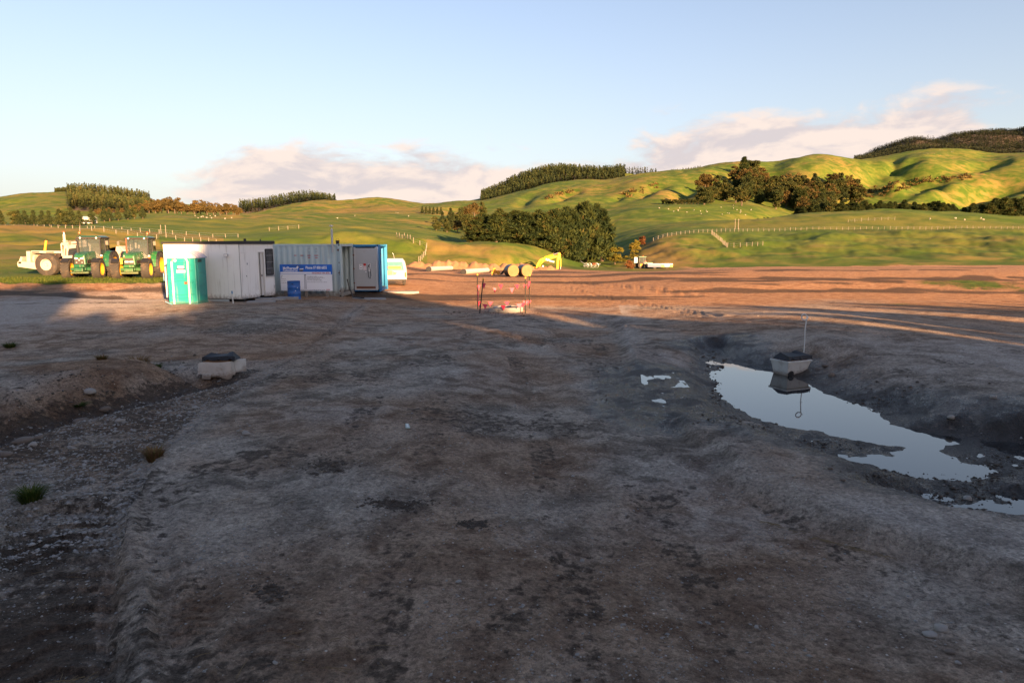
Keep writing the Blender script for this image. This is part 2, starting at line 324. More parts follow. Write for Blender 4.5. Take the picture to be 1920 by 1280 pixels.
def terrain_mat():
    m = bpy.data.materials.new('terrain'); m.use_nodes = True; T = NT(m.node_tree); bs = T.n['Principled BSDF']
    P = T.new('ShaderNodeTexCoord').outputs['Object']
    a = T.new('ShaderNodeAttribute', attribute_name='maska'); b = T.new('ShaderNodeAttribute', attribute_name='maskb')
    sa = T.new('ShaderNodeSeparateColor'); T.l.new(a.outputs['Color'], sa.inputs[0]); sb = T.new('ShaderNodeSeparateColor'); T.l.new(b.outputs['Color'], sb.inputs[0])
    grass, soil, wet = sa.outputs; dry, stones, dark = sb.outputs
    near = a.outputs['Alpha']                               # 1 on the site, 0 on the hills (texture scale)
    n05 = T.noise(P, 0.45, 5, 0.6, 0.4); n2 = T.noise(P, 2.2, 6, 0.62, 0.5); n9 = T.noise(P, 9.0, 5, 0.65); n45 = T.noise(P, 45.0, 4, 0.7); n150 = T.noise(P, 160.0, 2, 0.6); n20 = T.noise(P, 20.0, 3, 0.7)
    # gravelly clay of the road
    g = T.mix(T.ramp(n2, 0.36, 0.66), (0.142, 0.118, 0.096), (0.40, 0.338, 0.275))
    g = T.mix(T.m('MULTIPLY', T.ramp(n05, 0.46, 0.62), 0.7), g, (0.44, 0.375, 0.31))
    g = T.mix(T.m('MULTIPLY', T.ramp(n9, 0.5, 0.72), 0.6), g, (0.090, 0.074, 0.060))
    g = T.mix(T.ramp(n45, 0.60, 0.78), g, (0.42, 0.365, 0.30))
    g = T.mix(T.ramp(n45, 0.40, 0.26), g, (0.045, 0.037, 0.029))
    # orange-brown soil
    s = T.mix(T.ramp(n2, 0.32, 0.68), (0.25, 0.125, 0.062), (0.44, 0.255, 0.138))
    s = T.mix(T.m('MULTIPLY', T.ramp(n9, 0.5, 0.75), 0.7), s, (0.17, 0.085, 0.046))
    s = T.mix(T.m('MULTIPLY', T.ramp(n45, 0.58, 0.75), 0.5), s, (0.50, 0.33, 0.20))
    s = T.mix(b.outputs['Alpha'], s, T.mix(1.0, s, (0.68, 0.68, 0.66), 'MULTIPLY'))  # soil near the camera darkened, its shade put into the colour
    c = T.mix(soil, g, s)
    # pale grit: voronoi specks
    vo = T.new('ShaderNodeTexVoronoi'); T.l.new(P, vo.inputs['Vector']); vo.inputs['Scale'].default_value = 26
    sc = T.new('ShaderNodeSeparateColor'); T.l.new(vo.outputs['Color'], sc.inputs[0])
    pick = T.m('LESS_THAN', sc.outputs[0], T.m('MULTIPLY', stones, 0.42))
    sp = T.m('MULTIPLY', T.m('MULTIPLY', T.ramp(vo.outputs['Distance'], 0.30, 0.18), pick), 0.85)
    c = T.mix(sp, c, T.mix(sc.outputs[1], (0.24, 0.22, 0.20), (0.66, 0.60, 0.54)))
    v2 = T.new('ShaderNodeTexVoronoi'); T.l.new(P, v2.inputs['Vector']); v2.inputs['Scale'].default_value = 62; sv = T.new('ShaderNodeSeparateColor'); T.l.new(v2.outputs['Color'], sv.inputs[0])
    pale = T.new('ShaderNodeAttribute', attribute_name='pale').outputs['Fac']
    c = T.mix(T.m('MULTIPLY', T.ramp(T.m('ADD', pale, T.m('MULTIPLY', T.m('SUBTRACT', n2, 0.5), 0.8)), 0.1, 0.75), 0.85), c, T.mix(n9, (0.32, 0.28, 0.245), (0.54, 0.475, 0.42)))
    # dark mud
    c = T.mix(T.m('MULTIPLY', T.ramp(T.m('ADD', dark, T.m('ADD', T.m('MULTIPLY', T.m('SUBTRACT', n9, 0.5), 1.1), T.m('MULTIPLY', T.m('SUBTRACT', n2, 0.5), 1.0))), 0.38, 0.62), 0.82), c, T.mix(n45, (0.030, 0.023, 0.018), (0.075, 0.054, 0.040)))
    # pasture
    h1 = T.noise(P, 0.012, 5, 0.55, 0.6); h2 = T.noise(P, 0.09, 6, 0.62, 0.4); h3 = T.noise(P, 0.7, 5, 0.65)
    gr = T.mix(T.ramp(h2, 0.35, 0.65), (0.048, 0.088, 0.010), (0.094, 0.130, 0.018))
    gr = T.mix(T.m('MULTIPLY', T.ramp(T.m('ADD', T.m('MULTIPLY', h1, 0.6), T.m('MULTIPLY', h2, 0.4)), 0.45, 0.64), 0.7), gr, (0.152, 0.138, 0.028))
    dm = T.ramp(T.m('ADD', dry, T.m('MULTIPLY', T.m('SUBTRACT', h2, 0.5), 1.2)), 0.3, 0.8)
    gr = T.mix(T.m('MULTIPLY', dm, 0.8), gr, T.mix(h3, (0.16, 0.10, 0.032), (0.29, 0.185, 0.065)))
    gr = T.mix(T.m('MULTIPLY', T.ramp(h3, 0.52, 0.75), 0.45), gr, (0.045, 0.055, 0.012))
    gm = T.ramp(T.m('ADD', grass, T.m('MULTIPLY', T.m('SUBTRACT', n2, 0.5), T.m('MULTIPLY', near, 0.9))), 0.35, 0.65)
    c = T.mix(gm, c, gr)
    # damp soil is darker and glossy
    wm = T.ramp(T.m('ADD', wet, T.m('MULTIPLY', T.m('SUBTRACT', n9, 0.5), 0.7)), 0.3, 0.75)
    c = T.mix(T.m('MULTIPLY', wm, 0.92), c, T.mix(0.72, c, (0.012, 0.009, 0.007)))
    c = T.mix(1.0, c, T.mix(n150, (0.45, 0.45, 0.45), (1.55, 1.55, 1.55)), 'MULTIPLY')
    c = T.mix(T.m('SUBTRACT', 1.0, gm), c, T.mix(1.0, c, T.mix(T.m('ADD', T.m('MULTIPLY', T.ramp(n20, 0.3, 0.7), 0.35), T.m('ADD', T.m('MULTIPLY', sc.outputs[2], 0.30), T.m('MULTIPLY', sv.outputs[0], 0.35))), (0.42, 0.415, 0.41), (1.72, 1.70, 1.66)), 'MULTIPLY'))
    T.l.new(c, bs.inputs['Base Color'])
    ro = T.m('SUBTRACT', 0.93, T.m('MULTIPLY', wm, T.m('ADD', 0.26, T.m('MULTIPLY', T.m('MULTIPLY', T.ramp(n45, 0.60, 0.42), T.ramp(n2, 0.40, 0.56)), 0.55))))
    T.l.new(ro, bs.inputs['Roughness']); T.put(bs.inputs['Specular IOR Level'], T.m('ADD', 0.12, T.m('MULTIPLY', wm, 0.30)))
    hgt = T.m('ADD', T.m('ADD', T.m('MULTIPLY', n45, 0.5), T.m('MULTIPLY', T.m('ADD', vo.outputs['Distance'], T.m('MULTIPLY', v2.outputs['Distance'], 0.5)), -0.45)), T.m('ADD', T.m('MULTIPLY', n150, 0.24), T.m('ADD', T.m('MULTIPLY', n9, 0.8), T.m('MULTIPLY', sp, 0.25))))
    bu = T.new('ShaderNodeBump'); bu.inputs['Distance'].default_value = 0.05
    T.put(bu.inputs['Strength'], T.m('ADD', 0.12, T.m('MULTIPLY', near, 0.88)))
    T.put(bu.inputs['Height'], T.mix(gm, hgt, T.m('MULTIPLY', h3, 6.0)))
    T.l.new(bu.outputs[0], bs.inputs['Normal'])
    return m
def water_mat():
    m = bpy.data.materials.new('water'); m.use_nodes = True; T = NT(m.node_tree); bs = T.n['Principled BSDF']
    P = T.new('ShaderNodeTexCoord').outputs['Object']
    bs.inputs['Base Color'].default_value = (0.018, 0.017, 0.016, 1); bs.inputs['Roughness'].default_value = 0.015; bs.inputs['IOR'].default_value = 1.6
    bs.inputs['Specular IOR Level'].default_value = 0.8
    bu = T.new('ShaderNodeBump'); bu.inputs['Strength'].default_value = 0.02; bu.inputs['Distance'].default_value = 0.01
    T.l.new(T.noise(P, 5, 3), bu.inputs['Height']); T.l.new(bu.outputs[0], bs.inputs['Normal'])
    return m
M = dict(
    terrain=terrain_mat(), water=water_mat(),
    white=mat('white paint', (0.72, 0.70, 0.66), 0.5, var=0.05, dirt=(0.40, 0.34, 0.27), dirt_amt=0.15),
    panel=mat('cabin panel', (0.88, 0.87, 0.83), 0.45, var=0.04, scale=1.5, dirt=(0.45, 0.42, 0.38), dirt_amt=0.15, splash=0.38),
    black=mat('black', (0.016, 0.016, 0.017), 0.5, var=0.2), rubber=mat('rubber', (0.030, 0.027, 0.025), 0.85, var=0.3, dirt=(0.13, 0.09, 0.06), dirt_amt=0.35, scale=3),
    fascia=mat('dark fascia', (0.03, 0.027, 0.026), 0.6, var=0.2),
    teal=mat('toilet plastic', (0.010, 0.27, 0.25), 0.42, var=0.06, scale=2, splash=0.22), teald=mat('toilet groove', (0.010, 0.20, 0.19), 0.5, var=0.05),
    roofgrey=mat('toilet roof', (0.46, 0.46, 0.55), 0.5, var=0.05), trim=mat('toilet trim', (0.66, 0.64, 0.60), 0.5, var=0.06),
    cont=mat('container pale blue', (0.44, 0.54, 0.55), 0.55, var=0.07, scale=1.2, dirt=(0.16, 0.10, 0.07), dirt_amt=0.16, splash=0.4),
    contb=mat('container blue', (0.015, 0.19, 0.42), 0.5, var=0.12, scale=1.5, dirt=(0.12, 0.12, 0.13), dirt_amt=0.15),
    contg=mat('container grey', (0.42, 0.44, 0.45), 0.55, var=0.08, scale=1.2, dirt=(0.20, 0.13, 0.09), dirt_amt=0.18),
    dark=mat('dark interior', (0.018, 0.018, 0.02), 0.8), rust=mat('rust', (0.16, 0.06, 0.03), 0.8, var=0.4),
    steel=mat('steel', (0.38, 0.39, 0.40), 0.4, 0.6, var=0.12), zinc=mat('zinc flue', (0.42, 0.43, 0.45), 0.4, 0.3, var=0.15),
    signblue=mat('sign blue', (0.012, 0.13, 0.56), 0.4, var=0.03), signwhite=mat('sign white', (0.82, 0.82, 0.84), 0.45, var=0.03),
    ink=mat('ink', (0.10, 0.10, 0.12), 0.6), red=mat('red print', (0.55, 0.03, 0.03), 0.5, var=0.1), redlet=mat('red lettering', (0.48, 0.05, 0.05), 0.5),
    drum=mat('barrel blue', (0.018, 0.105, 0.36), 0.45, var=0.1, scale=4, dirt=(0.05, 0.09, 0.2), dirt_amt=0.2),
    wood=mat('weathered timber', (0.20, 0.17, 0.14), 0.85, var=0.3, scale=8), conc=mat('concrete', (0.27, 0.26, 0.25), 0.85, var=0.15, scale=3, bump=0.4),
    green=mat('tractor green', (0.016, 0.110, 0.034), 0.35, var=0.08, dirt=(0.16, 0.12, 0.07), dirt_amt=0.3, splash=0.9), greend=mat('tractor dark green', (0.010, 0.085, 0.038), 0.3, var=0.08, dirt=(0.10, 0.08, 0.05), dirt_amt=0.2, splash=0.8),
    yellow=mat('wheel yellow', (0.50, 0.26, 0.02), 0.45, var=0.1, dirt=(0.25, 0.16, 0.07), dirt_amt=0.15), grille=mat('grille', (0.028, 0.019, 0.016), 0.55, var=0.3, scale=20),
    glass=glassmat('cab glass', (0.045, 0.060, 0.060), 0.55), dglass=glassmat('dark glass', (0.02, 0.025, 0.03), 0.92), lamp=mat('lamp lens', (0.75, 0.74, 0.72), 0.2, var=0.05),
    amber=mat('amber lens', (0.75, 0.10, 0.02), 0.3, var=0.05), seat=mat('cab interior', (0.12, 0.11, 0.09), 0.8),
    cream=mat('scraper paint', (0.38, 0.34, 0.29), 0.6, var=0.08, scale=2, dirt=(0.30, 0.17, 0.09), dirt_amt=0.25), engine=mat('engine', (0.16, 0.11, 0.07), 0.7, var=0.5, scale=10),
    oyellow=mat('orange yellow', (0.75, 0.30, 0.02), 0.5, var=0.08), exyellow=mat('excavator yellow', (0.78, 0.42, 0.012), 0.4, var=0.06, dirt=(0.25, 0.15, 0.06), dirt_amt=0.08),
    straw=mat('hay', (0.21, 0.14, 0.065), 0.95, var=0.35, scale=14, bump=1.0), wrap=mat('bale wrap', (0.02, 0.02, 0.022), 0.35, var=0.2),
    pipe=mat('pale pipe', (0.44, 0.42, 0.40), 0.5, var=0.08, scale=2), spoil=mat('orange spoil', (0.27, 0.145, 0.07), 0.95, var=0.35, scale=1.8, bump=1.0),
    pink=mat('pink flag', (0.66, 0.045, 0.10), 0.6, var=0.08), cord=mat('cord', (0.20, 0.15, 0.15), 0.8), iron=mat('stake iron', (0.026, 0.022, 0.02), 0.7, 0.3),
    cap=mat('yellow cap', (0.72, 0.42, 0.03), 0.5), cloth=mat('filter cloth', (0.50, 0.45, 0.39), 0.9, var=0.12, scale=5, dirt=(0.22, 0.15, 0.10), dirt_amt=0.35, bump=0.4, splash=0.14),
    mesh=mat('black mesh', (0.012, 0.012, 0.015), 0.7, var=0.3, scale=12), boxwhite=mat('inlet plastic', (0.55, 0.54, 0.50), 0.55, var=0.08, scale=4, dirt=(0.18, 0.13, 0.09), dirt_amt=0.4, splash=0.16),
    stone=mat('pale stone', (0.30, 0.27, 0.235), 0.85, var=0.25, scale=14, bump=0.4), stoned=mat('brown stone', (0.15, 0.115, 0.09), 0.85, var=0.3, scale=14, bump=0.4),
    grit=mat('grit', (0.29, 0.27, 0.245), 0.8, var=0.75, scale=26), clod=mat('clods', (0.075, 0.058, 0.044), 0.95, var=0.4, scale=3),
    post=mat('fence post', (0.19, 0.165, 0.135), 0.9, var=0.25), bark=mat('bark', (0.085, 0.062, 0.045), 0.95, var=0.35, scale=3), sheep=mat('wool', (0.27, 0.25, 0.22), 0.95),
    van=mat('van white', (0.42, 0.43, 0.45), 0.35, var=0.03, splash=0.7), vanglass=mat('printed rear glass', (0.05, 0.17, 0.19), 0.25, var=0.1), peach=mat('printed peach', (0.38, 0.22, 0.13), 0.35, var=0.25, scale=3),
    bluesteel=mat('blue steel', (0.08, 0.24, 0.42), 0.5, var=0.1), navy=mat('navy', (0.03, 0.05, 0.13), 0.5, var=0.2), byellow=mat('bright yellow', (0.60, 0.42, 0.03), 0.5, var=0.1), paleblue=mat('pale blue', (0.38, 0.55, 0.60), 0.5),
    sage=mat('pale green pvc', (0.38, 0.45, 0.40), 0.5),
    pine=leafmat('pine needles', (0.014, 0.027, 0.008), (0.042, 0.055, 0.012), (0.090, 0.060, 0.018)),
    fir=leafmat('far conifers', (0.016, 0.027, 0.010), (0.036, 0.046, 0.013), (0.060, 0.058, 0.018), 0.1),
    mountain=leafmat('mountain forest', (0.012, 0.020, 0.010), (0.024, 0.033, 0.014), (0.040, 0.042, 0.018), 0.1),
    gum=leafmat('brown-green foliage', (0.040, 0.034, 0.012), (0.085, 0.060, 0.018), (0.125, 0.085, 0.028)),
    bush=leafmat('bush foliage', (0.020, 0.032, 0.009), (0.048, 0.055, 0.014), (0.090, 0.074, 0.020)),
    lime=leafmat('yellow-green foliage', (0.070, 0.072, 0.010), (0.150, 0.130, 0.018), (0.20, 0.15, 0.03)),
    russet=leafmat('russet scrub', (0.10, 0.036, 0.014), (0.16, 0.07, 0.025), (0.20, 0.11, 0.05)),
    blade=leafmat('grass blades', (0.030, 0.058, 0.010), (0.066, 0.092, 0.014), (0.13, 0.12, 0.03), 0.3), dryblade=leafmat('dry blades', (0.16, 0.09, 0.04), (0.24, 0.14, 0.06), (0.10, 0.11, 0.03), 0.3),
)
# ---------------------------------------------------------------- mesh helpers
class MB:
    def __init__(s): s.v = []; s.f = []
    def add(s, vs, fs):
        o = len(s.v); s.v += [tuple(p) for p in vs]; s.f += [tuple(i+o for i in f) for f in fs]; return s
    def hexa(s, p):                    # 8 points: bottom ring then top ring
        return s.add(p, [(3,2,1,0),(4,5,6,7),(0,1,5,4),(1,2,6,5),(2,3,7,6),(3,0,4,7)])
    def box(s, c, d, rz=0.0, ry=0.0, rx=0.0):
        m = Matrix.Rotation(rz, 3, 'Z') @ Matrix.Rotation(ry, 3, 'Y') @ Matrix.Rotation(rx, 3, 'X'); x, y, z = d[0]/2, d[1]/2, d[2]/2
        return s.hexa([Vector(c)+m @ Vector(q) for q in ((-x,-y,-z),(x,-y,-z),(x,y,-z),(-x,y,-z),(-x,-y,z),(x,-y,z),(x,y,z),(-x,y,z))])
    def bx(s, x0, x1, y0, y1, z0, z1): return s.box(((x0+x1)/2, (y0+y1)/2, (z0+z1)/2), (x1-x0, y1-y0, z1-z0))
    def prism(s, poly, axis, a, b):    # polygon in the plane across axis
        def P(p, t): return {'x': (t, p[0], p[1]), 'y': (p[0], t, p[1]), 'z': (p[0], p[1], t)}[axis]
        n = len(poly); return s.add([P(p, a) for p in poly]+[P(p, b) for p in poly], [tuple(range(n)), tuple(range(2*n-1, n-1, -1))]+[(i, i+n, (i+1) % n+n, (i+1) % n) for i in range(n)])
    def tube(s, pts, r, n=8, caps=True):
        pts = [Vector(p) for p in pts]; rs = r if isinstance(r, (list, tuple)) else [r]*len(pts); vs = []; fs = []
        for i, p in enumerate(pts):
            d = (pts[min(i+1, len(pts)-1)]-pts[max(i-1, 0)]).normalized()
            up = Vector((0, 0, 1)) if abs(d.z) < 0.9 else Vector((1, 0, 0)); a = d.cross(up).normalized(); b = a.cross(d)
            vs += [p+rs[i]*(math.cos(2*math.pi*k/n)*a+math.sin(2*math.pi*k/n)*b) for k in range(n)]
        for i in range(len(pts)-1):
            fs += [(i*n+k, i*n+(k+1) % n, (i+1)*n+(k+1) % n, (i+1)*n+k) for k in range(n)]
        if caps: fs += [tuple(range(n-1, -1, -1)), tuple(range((len(pts)-1)*n, len(pts)*n))]
        return s.add(vs, fs)
    def lathe(s, prof, c=(0,0,0), axis='z', n=24):
        vs = []; fs = []; L = len(prof)
        for k in range(n):
            q = 2*math.pi*k/n
            for r, h in prof:
                a, b = r*math.cos(q), r*math.sin(q)
                p = {'z': (a, b, h), 'y': (a, h, b), 'x': (h, a, b)}[axis]; vs.append((p[0]+c[0], p[1]+c[1], p[2]+c[2]))
        for k in range(n):
            for i in range(L-1): fs.append((k*L+i, ((k+1) % n)*L+i, ((k+1) % n)*L+i+1, k*L+i+1))
        return s.add(vs, fs)
    def build(s, name, m, parent=None, smooth=False, bevel=0.0, loc=None, rz=0.0):
        me = bpy.data.meshes.new(name); me.from_pydata(s.v, [], s.f); me.validate(); me.update()
        if smooth:
            me.polygons.foreach_set('use_smooth', [True]*len(me.polygons)); me.set_sharp_from_angle(angle=R(40))
        me.materials.append(M[m] if isinstance(m, str) else m)
        o = bpy.data.objects.new(name, me); col.objects.link(o); o.parent = parent
        if loc is not None: o.location = loc
        o.rotation_euler = (0, 0, rz)
        if bevel:
            b = o.modifiers.new('bevel', 'BEVEL'); b.width = bevel; b.segments = 2; b.limit_method = 'ANGLE'
        return o
def tag(o, label, cat, group=None, kind=None):
    if label: o['label'] = label
    if cat: o['category'] = cat
    if group: o['group'] = group
    if kind: o['kind'] = kind
    return o
def thing(name, label, cat, loc=(0,0,0), rz=0.0, group=None):
    o = bpy.data.objects.new(name, None); col.objects.link(o); o.location = loc; o.rotation_euler = (0, 0, rz); o.empty_display_size = 0.2
    return tag(o, label, cat, group)
def copy_tree(o, parent=None):
    c = o.copy(); col.objects.link(c); c.parent = parent
    for ch in list(o.children): copy_tree(ch, c)
    return c
def text(name, s, size, m, parent, loc, rot=(math.pi/2, 0, 0), bold=0.0, align='LEFT', width=None):
    cu = bpy.data.curves.new(name, 'FONT'); cu.body = s; cu.size = size; cu.offset = bold; cu.align_x = align; cu.fill_mode = 'FRONT'; cu.resolution_u = 3
    t = bpy.data.objects.new(name, cu); col.objects.link(t); bpy.context.view_layer.update()
    me = bpy.data.meshes.new_from_object(t); bpy.data.objects.remove(t); bpy.data.curves.remove(cu)
    if width:
        xs = [v.co.x for v in me.vertices]; k = width/(max(xs)-min(xs))
        for v in me.vertices: v.co.x *= k
    me.materials.clear(); me.materials.append(M[m])
    o = bpy.data.objects.new(name, me); col.objects.link(o); o.parent = parent; o.location = loc; o.rotation_euler = rot
    return o
def raw_mesh(name, v, f, m, attrs=None, smooth=False):
    """fast mesh from numpy arrays (all faces the same size)"""
    me = bpy.data.meshes.new(name); v = np.asarray(v, np.float32); f = np.asarray(f, np.int32); k = f.shape[1]
    me.vertices.add(len(v)); me.vertices.foreach_set('co', v.ravel()); me.loops.add(f.size); me.loops.foreach_set('vertex_index', f.ravel())
    me.polygons.add(len(f)); me.polygons.foreach_set('loop_start', np.arange(0, f.size, k, dtype=np.int32))
    if smooth: me.polygons.foreach_set('use_smooth', np.ones(len(f), bool))
    for n, (ty, arr) in (attrs or {}).items():
        at_ = me.attributes.new(n, ty, 'POINT'); at_.data.foreach_set('color' if ty == 'FLOAT_COLOR' else 'value', np.asarray(arr, np.float32).ravel())
    me.update(calc_edges=True); me.materials.append(M[m]); return me
def link(name, me, parent=None, loc=(0,0,0), rz=0.0, scale=None):
    o = bpy.data.objects.new(name, me); col.objects.link(o); o.parent = parent; o.location = loc; o.rotation_euler = (0, 0, rz)
    if scale is not None: o.scale = scale if isinstance(scale, tuple) else (scale,)*3
    return o
# ---------------------------------------------------------------- ground and hills: one sheet cut at the edge of the site
def masks(x, y, z):
    r = np.hypot(x, y); Ye = np.maximum(y, np.abs(x)/1.3); U = 960+x/np.maximum(Ye, 1)*1293
    vu, tv, yu, yv = LU['A']; YA = np.interp(U, yu, yv); vu, tv, yu, yv = LU['B']; YB = np.interp(U, yu, yv)
    n = fbm(x*0.11, y*0.11, 4, 81); n2 = fbm(x*0.5, y*0.5, 3, 82)
    near = 1-sm(60, 110, r)
    grass = sm(-3, 3, Ye-YA+6*n)
    grass = np.maximum(grass, np.exp(-((U-1170)/150)**2*1.2)*sm(122, 132, y)*(r < 200)*1.0)
    edge = 42.3+0.9*vn(x*0.25, y*0+3, 5)+0.5*vn(x*0.9, y*0, 6)+6*sm(-16.5, -13.0, x)
    grass = np.maximum(grass, sm(-0.3, 0.5, y-edge)*sm(-11.5, -14, x)*(y < 75)*(0.8+0.4*n2))
    for u, v, ru, rv, k in ((1830,549,130,7,0.8),(1500,515,200,3,0.5),(1660,585,120,14,0.40),(1850,590,110,20,0.42),(100,830,60,20,0.2),(1050,512,60,4,0.5),(1420,532,60,4,0.3)):
        grass = np.maximum(grass, k*ell(x, y, u, v, ru, rv, -0.2)*(y < 60)*(0.9+0.6*n2))
    d, al, sd = pdist(x, y, DITCH)
    soil = np.maximum(sm(24, 36, r+10*n+3*n2)*0.95, 0.5*sm(10, 18, r+6*n)*sm(-0.5, 0.4, n2+n))
    soil = np.maximum(soil, np.where((sd > 0) & (y < 22), (1-sm(2, 6, d))*0.75*sm(-0.25, 0.25, n2+0.2), 0))
    for u, v, ru, rv, k in ((560,635,110,28,0.8),(300,650,70,14,0.7),(60,780,140,25,0.8),(430,590,170,12,0.5),(240,550,80,22,1.0),(1240,720,90,40,0.9),(1500,880,120,35,0.7),(1560,682,70,24,0.9),(1700,640,240,45,0.62),(1350,610,200,20,0.6),(850,620,140,24,0.35),(1450,850,60,20,0.8),(120,1130,140,140,0.5),(560,1100,100,90,0.25),(420,760,60,20,0.25),(860,870,40,20,0.2)):
        soil = np.maximum(soil, k*ell(x, y, u, v, ru, rv)*(0.75+0.6*n2))
    soil = soil*(1-0.75*ell(x, y, 100, 590, 260, 28, -0.2)*(y < 40))
    rd, ra, rs = pdist(x, y, REDGE); l0, l1, l2 = pdist(x, y, LEDGE); off = np.maximum(np.where(l2 > 0, sm(-0.1, 0.3, l0+0.2*n2), 0.0), np.maximum(np.where(rs < 0, sm(-0.1, 0.5, rd+0.3*n2), 0.0), sm(-0.3, 0.9, x-0.172*np.clip(y, 15, 99)+0.6*n2)*sm(14, 19, y)))*(r < 34)
    soil = np.maximum(soil, off*0.55*sm(-0.5, 0.3, n2)*sm(0.0, 0.5, np.minimum(l0, rd)))
    soil = soil*(1-0.6*ell(x, y, 100, 590, 260, 40, -0.2)*(y < 40))
    s1 = psd(x, y, PUD)
    for poly, lev in FILMS: s1 = np.minimum(s1, psd(x, y, poly)+0.1)
    wet = (1-sm(0.15, 1.5, s1+0.7*n2))*1.0*(r < 60)
    wet = np.maximum(wet, 0.5*(1-sm(0.1, 0.55, d))*(al < 16.0))
    for u, v, ru, rv, k in ((1235,735,45,45,1.0),(1270,790,80,22,0.75),(1850,855,110,45,0.95),(1820,960,110,26,0.85),(1500,850,130,28,0.7),(1600,710,120,16,0.6),(1350,680,40,25,0.8),(1880,780,150,30,0.55)):
        wet = np.maximum(wet, k*ell(x, y, u, v, ru, rv, -0.2)*(1.0+0.5*n2))
    ld, la, ls = pdist(x, y, LEDGE)
    stones = 0.30+0.3*n2+np.where((ls > 0) & (sd < 0), 1.0, 0)*(y < 14)+0.5*sm(0.1, 0.5, fbm(x*0.4, y*0.25, 3, 86))+0.8*ell(x, y, 960, 590, 70, 12, -0.3)
    stones = stones*(1-0.7*soil)*(1-sm(25, 45, r))
    dark = 0*x
    for u, v, ru, rv, k in ((615,868,62,24,0.66),(745,942,66,13,0.7),(890,975,42,11,0.62),(60,1020,110,60,0.9),(1140,700,45,60,0.55),(120,1180,160,60,0.55),(505,1105,40,20,0.6),(1130,690,24,30,0.5),(40,760,20,12,0.4),(520,625,60,12,0.35),(1880,790,120,30,0.6),(1740,760,90,20,0.5)):
        dark = np.maximum(dark, k*ell(x, y, u, v, ru, rv))
    dark = np.maximum(dark, 0.7*(1-sm(0.1, 0.9, d))*(al < 16.5))
    dark = np.maximum(dark, (1-sm(0.1, 1.1, s1+0.5*n2))*0.75*(r < 60))
    for pts, w, lug, amp in TRACKS:
        td, ta, ts = pdist(x, y, pts); tm = (1-sm(w*0.6, w*1.1, td)); dark = np.maximum(dark, 0.46*tm*(0.75+0.6*n2)); stones = stones*(1-0.6*tm)
    dark = np.maximum(dark, np.where(ls > 0, 0.62+0.5*n2, 0)*(1-sm(6.5, 8.5, y+2*n))*sm(0.02, 0.2, ld))
    dark = np.maximum(dark, 0.9*sm(-0.05, 0.35, fbm(x*0.05, y*0.42, 3, 84))*sm(24, 40, r)*(1-sm(110, 150, r)))
    dark = np.maximum(dark, np.where((ls > 0) & (sd < 0), 0.5+0.4*n2, 0)*(y < 13)*sm(0.0, 0.3, ld))
    dark = np.maximum(dark, 0.5*sm(0.2, 0.5, fbm(x*0.45, y*0.3, 4, 85))*(1-sm(20, 30, r)))
    dry = 0.22+0.35*fbm(x/70, y/70, 3, 91)
    dry = dry+np.where((U < 420) & (Ye < YB*1.05), 0.42, 0)*sm(45, 60, y)+0.12*np.exp(-((U-900)/130)**2)*(Ye < 185)*(Ye > 120)+0.45*np.exp(-((U-1230)/70)**2)*(Ye < 220)*(Ye > 140)
    dry = dry+0.12*np.where((U > 380) & (U < 900) & (Ye > 250), 1, 0)
    dry = dry+0.15*np.where((U > 1250) & (Ye < YB), 1, 0)*(0.4+fbm(x/6, y/10, 3, 92))
    dry = dry-0.25*np.where((U > 1300) & (Ye > YB) & (Ye < 600), 1, 0)-0.2*np.where((U > 300) & (U < 800) & (Ye < 320), 1, 0)
    pale = 0*x
    for u, v, ru, rv, k in ((90,585,280,42,0.85),(1280,860,230,60,0.55),(1350,950,300,50,0.45),(1500,602,230,14,0.5),(620,775,140,26,0.5),(850,700,170,30,0.45),(800,640,200,25,0.4),(520,560,180,8,0.5),(300,1010,50,60,0.35),(1000,1000,120,40,0.3),(1700,1080,200,30,0.3)):
        pale = np.maximum(pale, k*ell(x, y, u, v, ru, rv)*(y < 45)*(0.8+0.5*n2))
    pale = np.maximum(pale, (1-off)*(r < 32)*sm(2, 5, r)*(0.34+0.2*sm(7, 14, r)+0.4*n2))*(1-0.8*np.clip(wet, 0, 1))
    vu, tv, yu, yv = LU['E']; YE = np.interp(U, yu, yv); vu, tv, yu, yv = LU['F']; YF = np.interp(U, yu, yv); fe = (Ye-YE)/np.maximum(YF-YE, 1)
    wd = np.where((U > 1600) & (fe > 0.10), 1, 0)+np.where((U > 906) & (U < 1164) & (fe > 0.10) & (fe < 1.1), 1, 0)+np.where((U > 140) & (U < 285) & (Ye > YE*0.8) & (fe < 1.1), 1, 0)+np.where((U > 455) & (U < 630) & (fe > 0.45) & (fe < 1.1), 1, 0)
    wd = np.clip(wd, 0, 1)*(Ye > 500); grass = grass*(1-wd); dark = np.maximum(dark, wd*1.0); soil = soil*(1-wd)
    dry = dry+np.where(Ye > 560, 0.13, 0)
    c = np.clip
    return np.stack([c(grass, 0, 1), c(soil, 0, 1), c(wet, 0, 1), near], 1), np.stack([c(dry, 0, 1), c(stones, 0, 1), c(dark, 0, 1), 1-sm(10, 30, r+6*n)], 1), c(pale, 0, 1)
